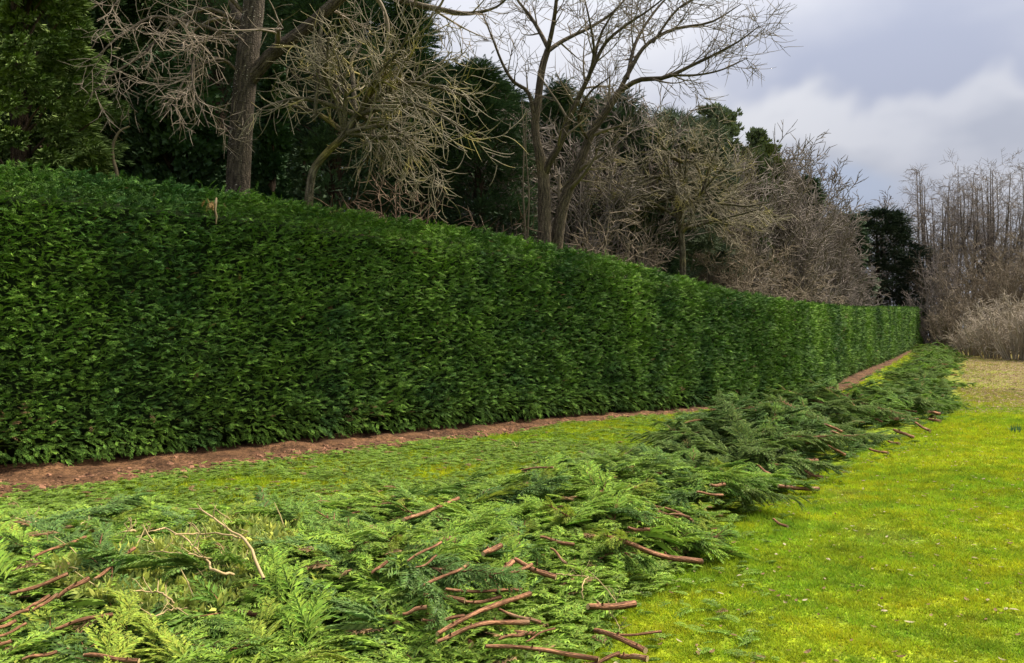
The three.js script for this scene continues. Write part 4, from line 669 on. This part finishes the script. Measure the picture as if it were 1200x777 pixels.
evergreen('pine_tree', 'grey-green pine behind the crown of the pale-stemmed tree', 790, 28, 124, 160, { leaf: 'pine', shape: dome, clumps: 220, leaves: 34, clumpR: 0.55, size: 0.3, c0: C(0.05, 0.075, 0.045), c1: C(0.11, 0.14, 0.08), hang: 0.1, low: 0.1 }, 612);
evergreen('holm_oak_tree', 'round-headed evergreen oak standing highest beside the open sky', 842, 31, 116, 84, { leaf: 'ivy', shape: dome, clumps: 95, leaves: 60, clumpR: 0.4, size: 0.14, c0: C(0.1, 0.13, 0.08), c1: C(0.22, 0.26, 0.15), hang: -0.1, low: 0.2 }, 613);
evergreen('holm_oak_tree', 'smaller rounded evergreen oak stepping down towards the hedge bend', 882, 33, 144, 60, { leaf: 'ivy', shape: dome, clumps: 80, leaves: 60, clumpR: 0.4, size: 0.14, c0: C(0.1, 0.13, 0.075), c1: C(0.22, 0.26, 0.14), hang: -0.1, low: 0.2 }, 614);
evergreen('ivy_covered_tree', 'yellow-green ivy covered tree between evergreen oak and purple twigs', 900, 35, 164, 54, { leaf: 'ivy', shape: column, clumps: 180, leaves: 50, clumpR: 0.5, size: 0.15, c0: C(0.08, 0.11, 0.035), c1: C(0.2, 0.225, 0.075), hang: -0.2, low: 0.15 }, 615);
evergreen('small_spruce_tree', 'small spiky dark spruce among the purple-grey twigs', 946, 42, 208, 46, { ...dark, shape: cone, clumps: 130, size: 0.5, clumpR: 0.4 }, 616);
evergreen('small_spruce_tree', 'dark rounded conifer low between the purple twigs and the yew', 992, 60, 252, 50, { ...dark, shape: dome, clumps: 130, size: 0.6, clumpR: 0.6 }, 617);
evergreen('yew_tree', 'black-green domed yew rising over the far end of the hedge', 1028, 74, 245, 150, { ...dark, shape: (f) => (f < 0.42 ? 1 : Math.sqrt(Math.max(0, 1 - Math.pow((f - 0.42) / 0.58, 2)))) * 0.95 + 0.05, clumps: 420, size: 0.42, clumpR: 0.8, c0: C(0.024, 0.04, 0.026), c1: C(0.055, 0.085, 0.05), low: 0.04 }, 618);
// a far belt that closes the gaps between the stems
for (let i = 0; i < 17; i++) evergreen('shelter_belt_tree', 'dim evergreen in the shelter belt behind the front row of trees', 40 + i * 54, 25 + i * 1.9, table([[0, -90], [400, -70], [480, 20], [560, 90], [700, 112], [800, 135], [900, 190], [1000, 255]], 40 + i * 54) + (i % 2) * 12, 170 - i * 3, { ...dark, clumps: 320, leaves: 44, size: 0.5, clumpR: 0.85, shape: dome, group: 'shelter belt behind the trees', low: 0.02 }, 640 + i);

// ---------------------------------------------------------------- fallen leaves, daffodil tuft
{
  reseed(707);
  const leafShape = (curl) => { const t = new Tri(), pt = (u, v) => [u - 0.5, curl * (v * v * 3 + (u - 0.5) * (u - 0.5)), v]; const prof = [[0, 0], [0.2, 0.13], [0.45, 0.2], [0.75, 0.14], [1, 0]]; for (let i = 1; i < prof.length; i++) for (const s of [-1, 1]) { const [u0, v0] = prof[i - 1], [u1, v1] = prof[i], a = pt(u0, 0), b = pt(u1, 0), c = pt(u1, s * v1), e = pt(u0, s * v0); t.tri(a, b, c); t.tri(a, c, e); } return t.geo(); };
  const geos = [leafShape(0.5), leafShape(1.1), leafShape(-0.6)], mats = [C(0.27, 0.22, 0.12), C(0.2, 0.13, 0.07), C(0.34, 0.29, 0.19), C(0.16, 0.1, 0.05)].map((c) => leafy(c, 0.2, 0.2));
  const all = [];
  for (let i = 0; i < 200000 && all.length < 20000; i++) {
    const d = i % 9 === 0 ? rr(3.8, 16) : rr(14, 60), x = rr(-0.1 * d, 0.72 * d); const [side, s] = hedgeSide(x, d); if (side < 3.2 || heapAt(x, d)[0] < 1.0) continue;
    const keep = Math.max(litterAt(x, d) * 0.75, d > 14 ? 0.035 * smooth(4, 9, side) : 0.05); if (rnd() > keep) continue;
    all.push([x, d]);
  }
  all.sort((a, b) => a[1] - b[1]);
  const list = [[], [], []];
  all.forEach(([x, d], i) => {
    const y = ground(x, d) + 0.012 * fbm(x * 3, d * 3, 5, 2) + rr(0.016, 0.03), a = rr(0, 6.28), dir = V(Math.cos(a), gs() * 0.25, Math.sin(a)), up = V(gs() * 0.4, 1, gs() * 0.4), s = rr(0.03, 0.06) * (d > 18 ? 1.9 : 1);
    if (i < 290) { const m = top('fallen_leaf', geos[i % 3], mats[Math.floor(rnd() * 4)], 'small dry curled leaf lying on the mossy lawn', 'leaf', 'dry leaves on the lawn'); matrixOf(V(x, y, -d), dir, up, s, mA); mA.decompose(m.position, m.quaternion, m.scale); }
    else { const k = rr(0.6, 1.15), f = rnd(); list[i % 3].push([V(x, y, -d), dir, up, s, C(lerp(0.24, 0.5, f) * k, lerp(0.14, 0.37, f) * k, lerp(0.095, 0.28, f) * k)]); }
  });
  const g = new THREE.Group(); g.name = 'leaf_litter'; scene.add(g); tag(g, 'carpet of pale brown fallen leaves under the brush at the lawn end', 'leaf litter', null, 'stuff');
  list.forEach((l, i) => copies('leaves', geos[i], M.leaf, l, g));
  const p = onto(1192, 508, ground), t = thing('daffodil_tuft', 'small dark green tuft of daffodil leaves standing in the lawn', 'plant', p.clone());
  for (let i = 0; i < 34; i++) { const b = new Tri(), a = rr(0, 6.28), o = [gs() * 0.16, 0, gs() * 0.1], lean = rr(0.1, 0.7), d = nrm([Math.cos(a) * lean, 1, Math.sin(a) * lean]); b.kite(o, d, [-Math.sin(a), 0, Math.cos(a)], rr(0.12, 0.2), 0.016, 0.5); part('leaf', b.geo(), (M.daff ??= leafy(C(0.05, 0.13, 0.05), 0.25, 0.3)), t); }
}
renderer.render(scene, camera);
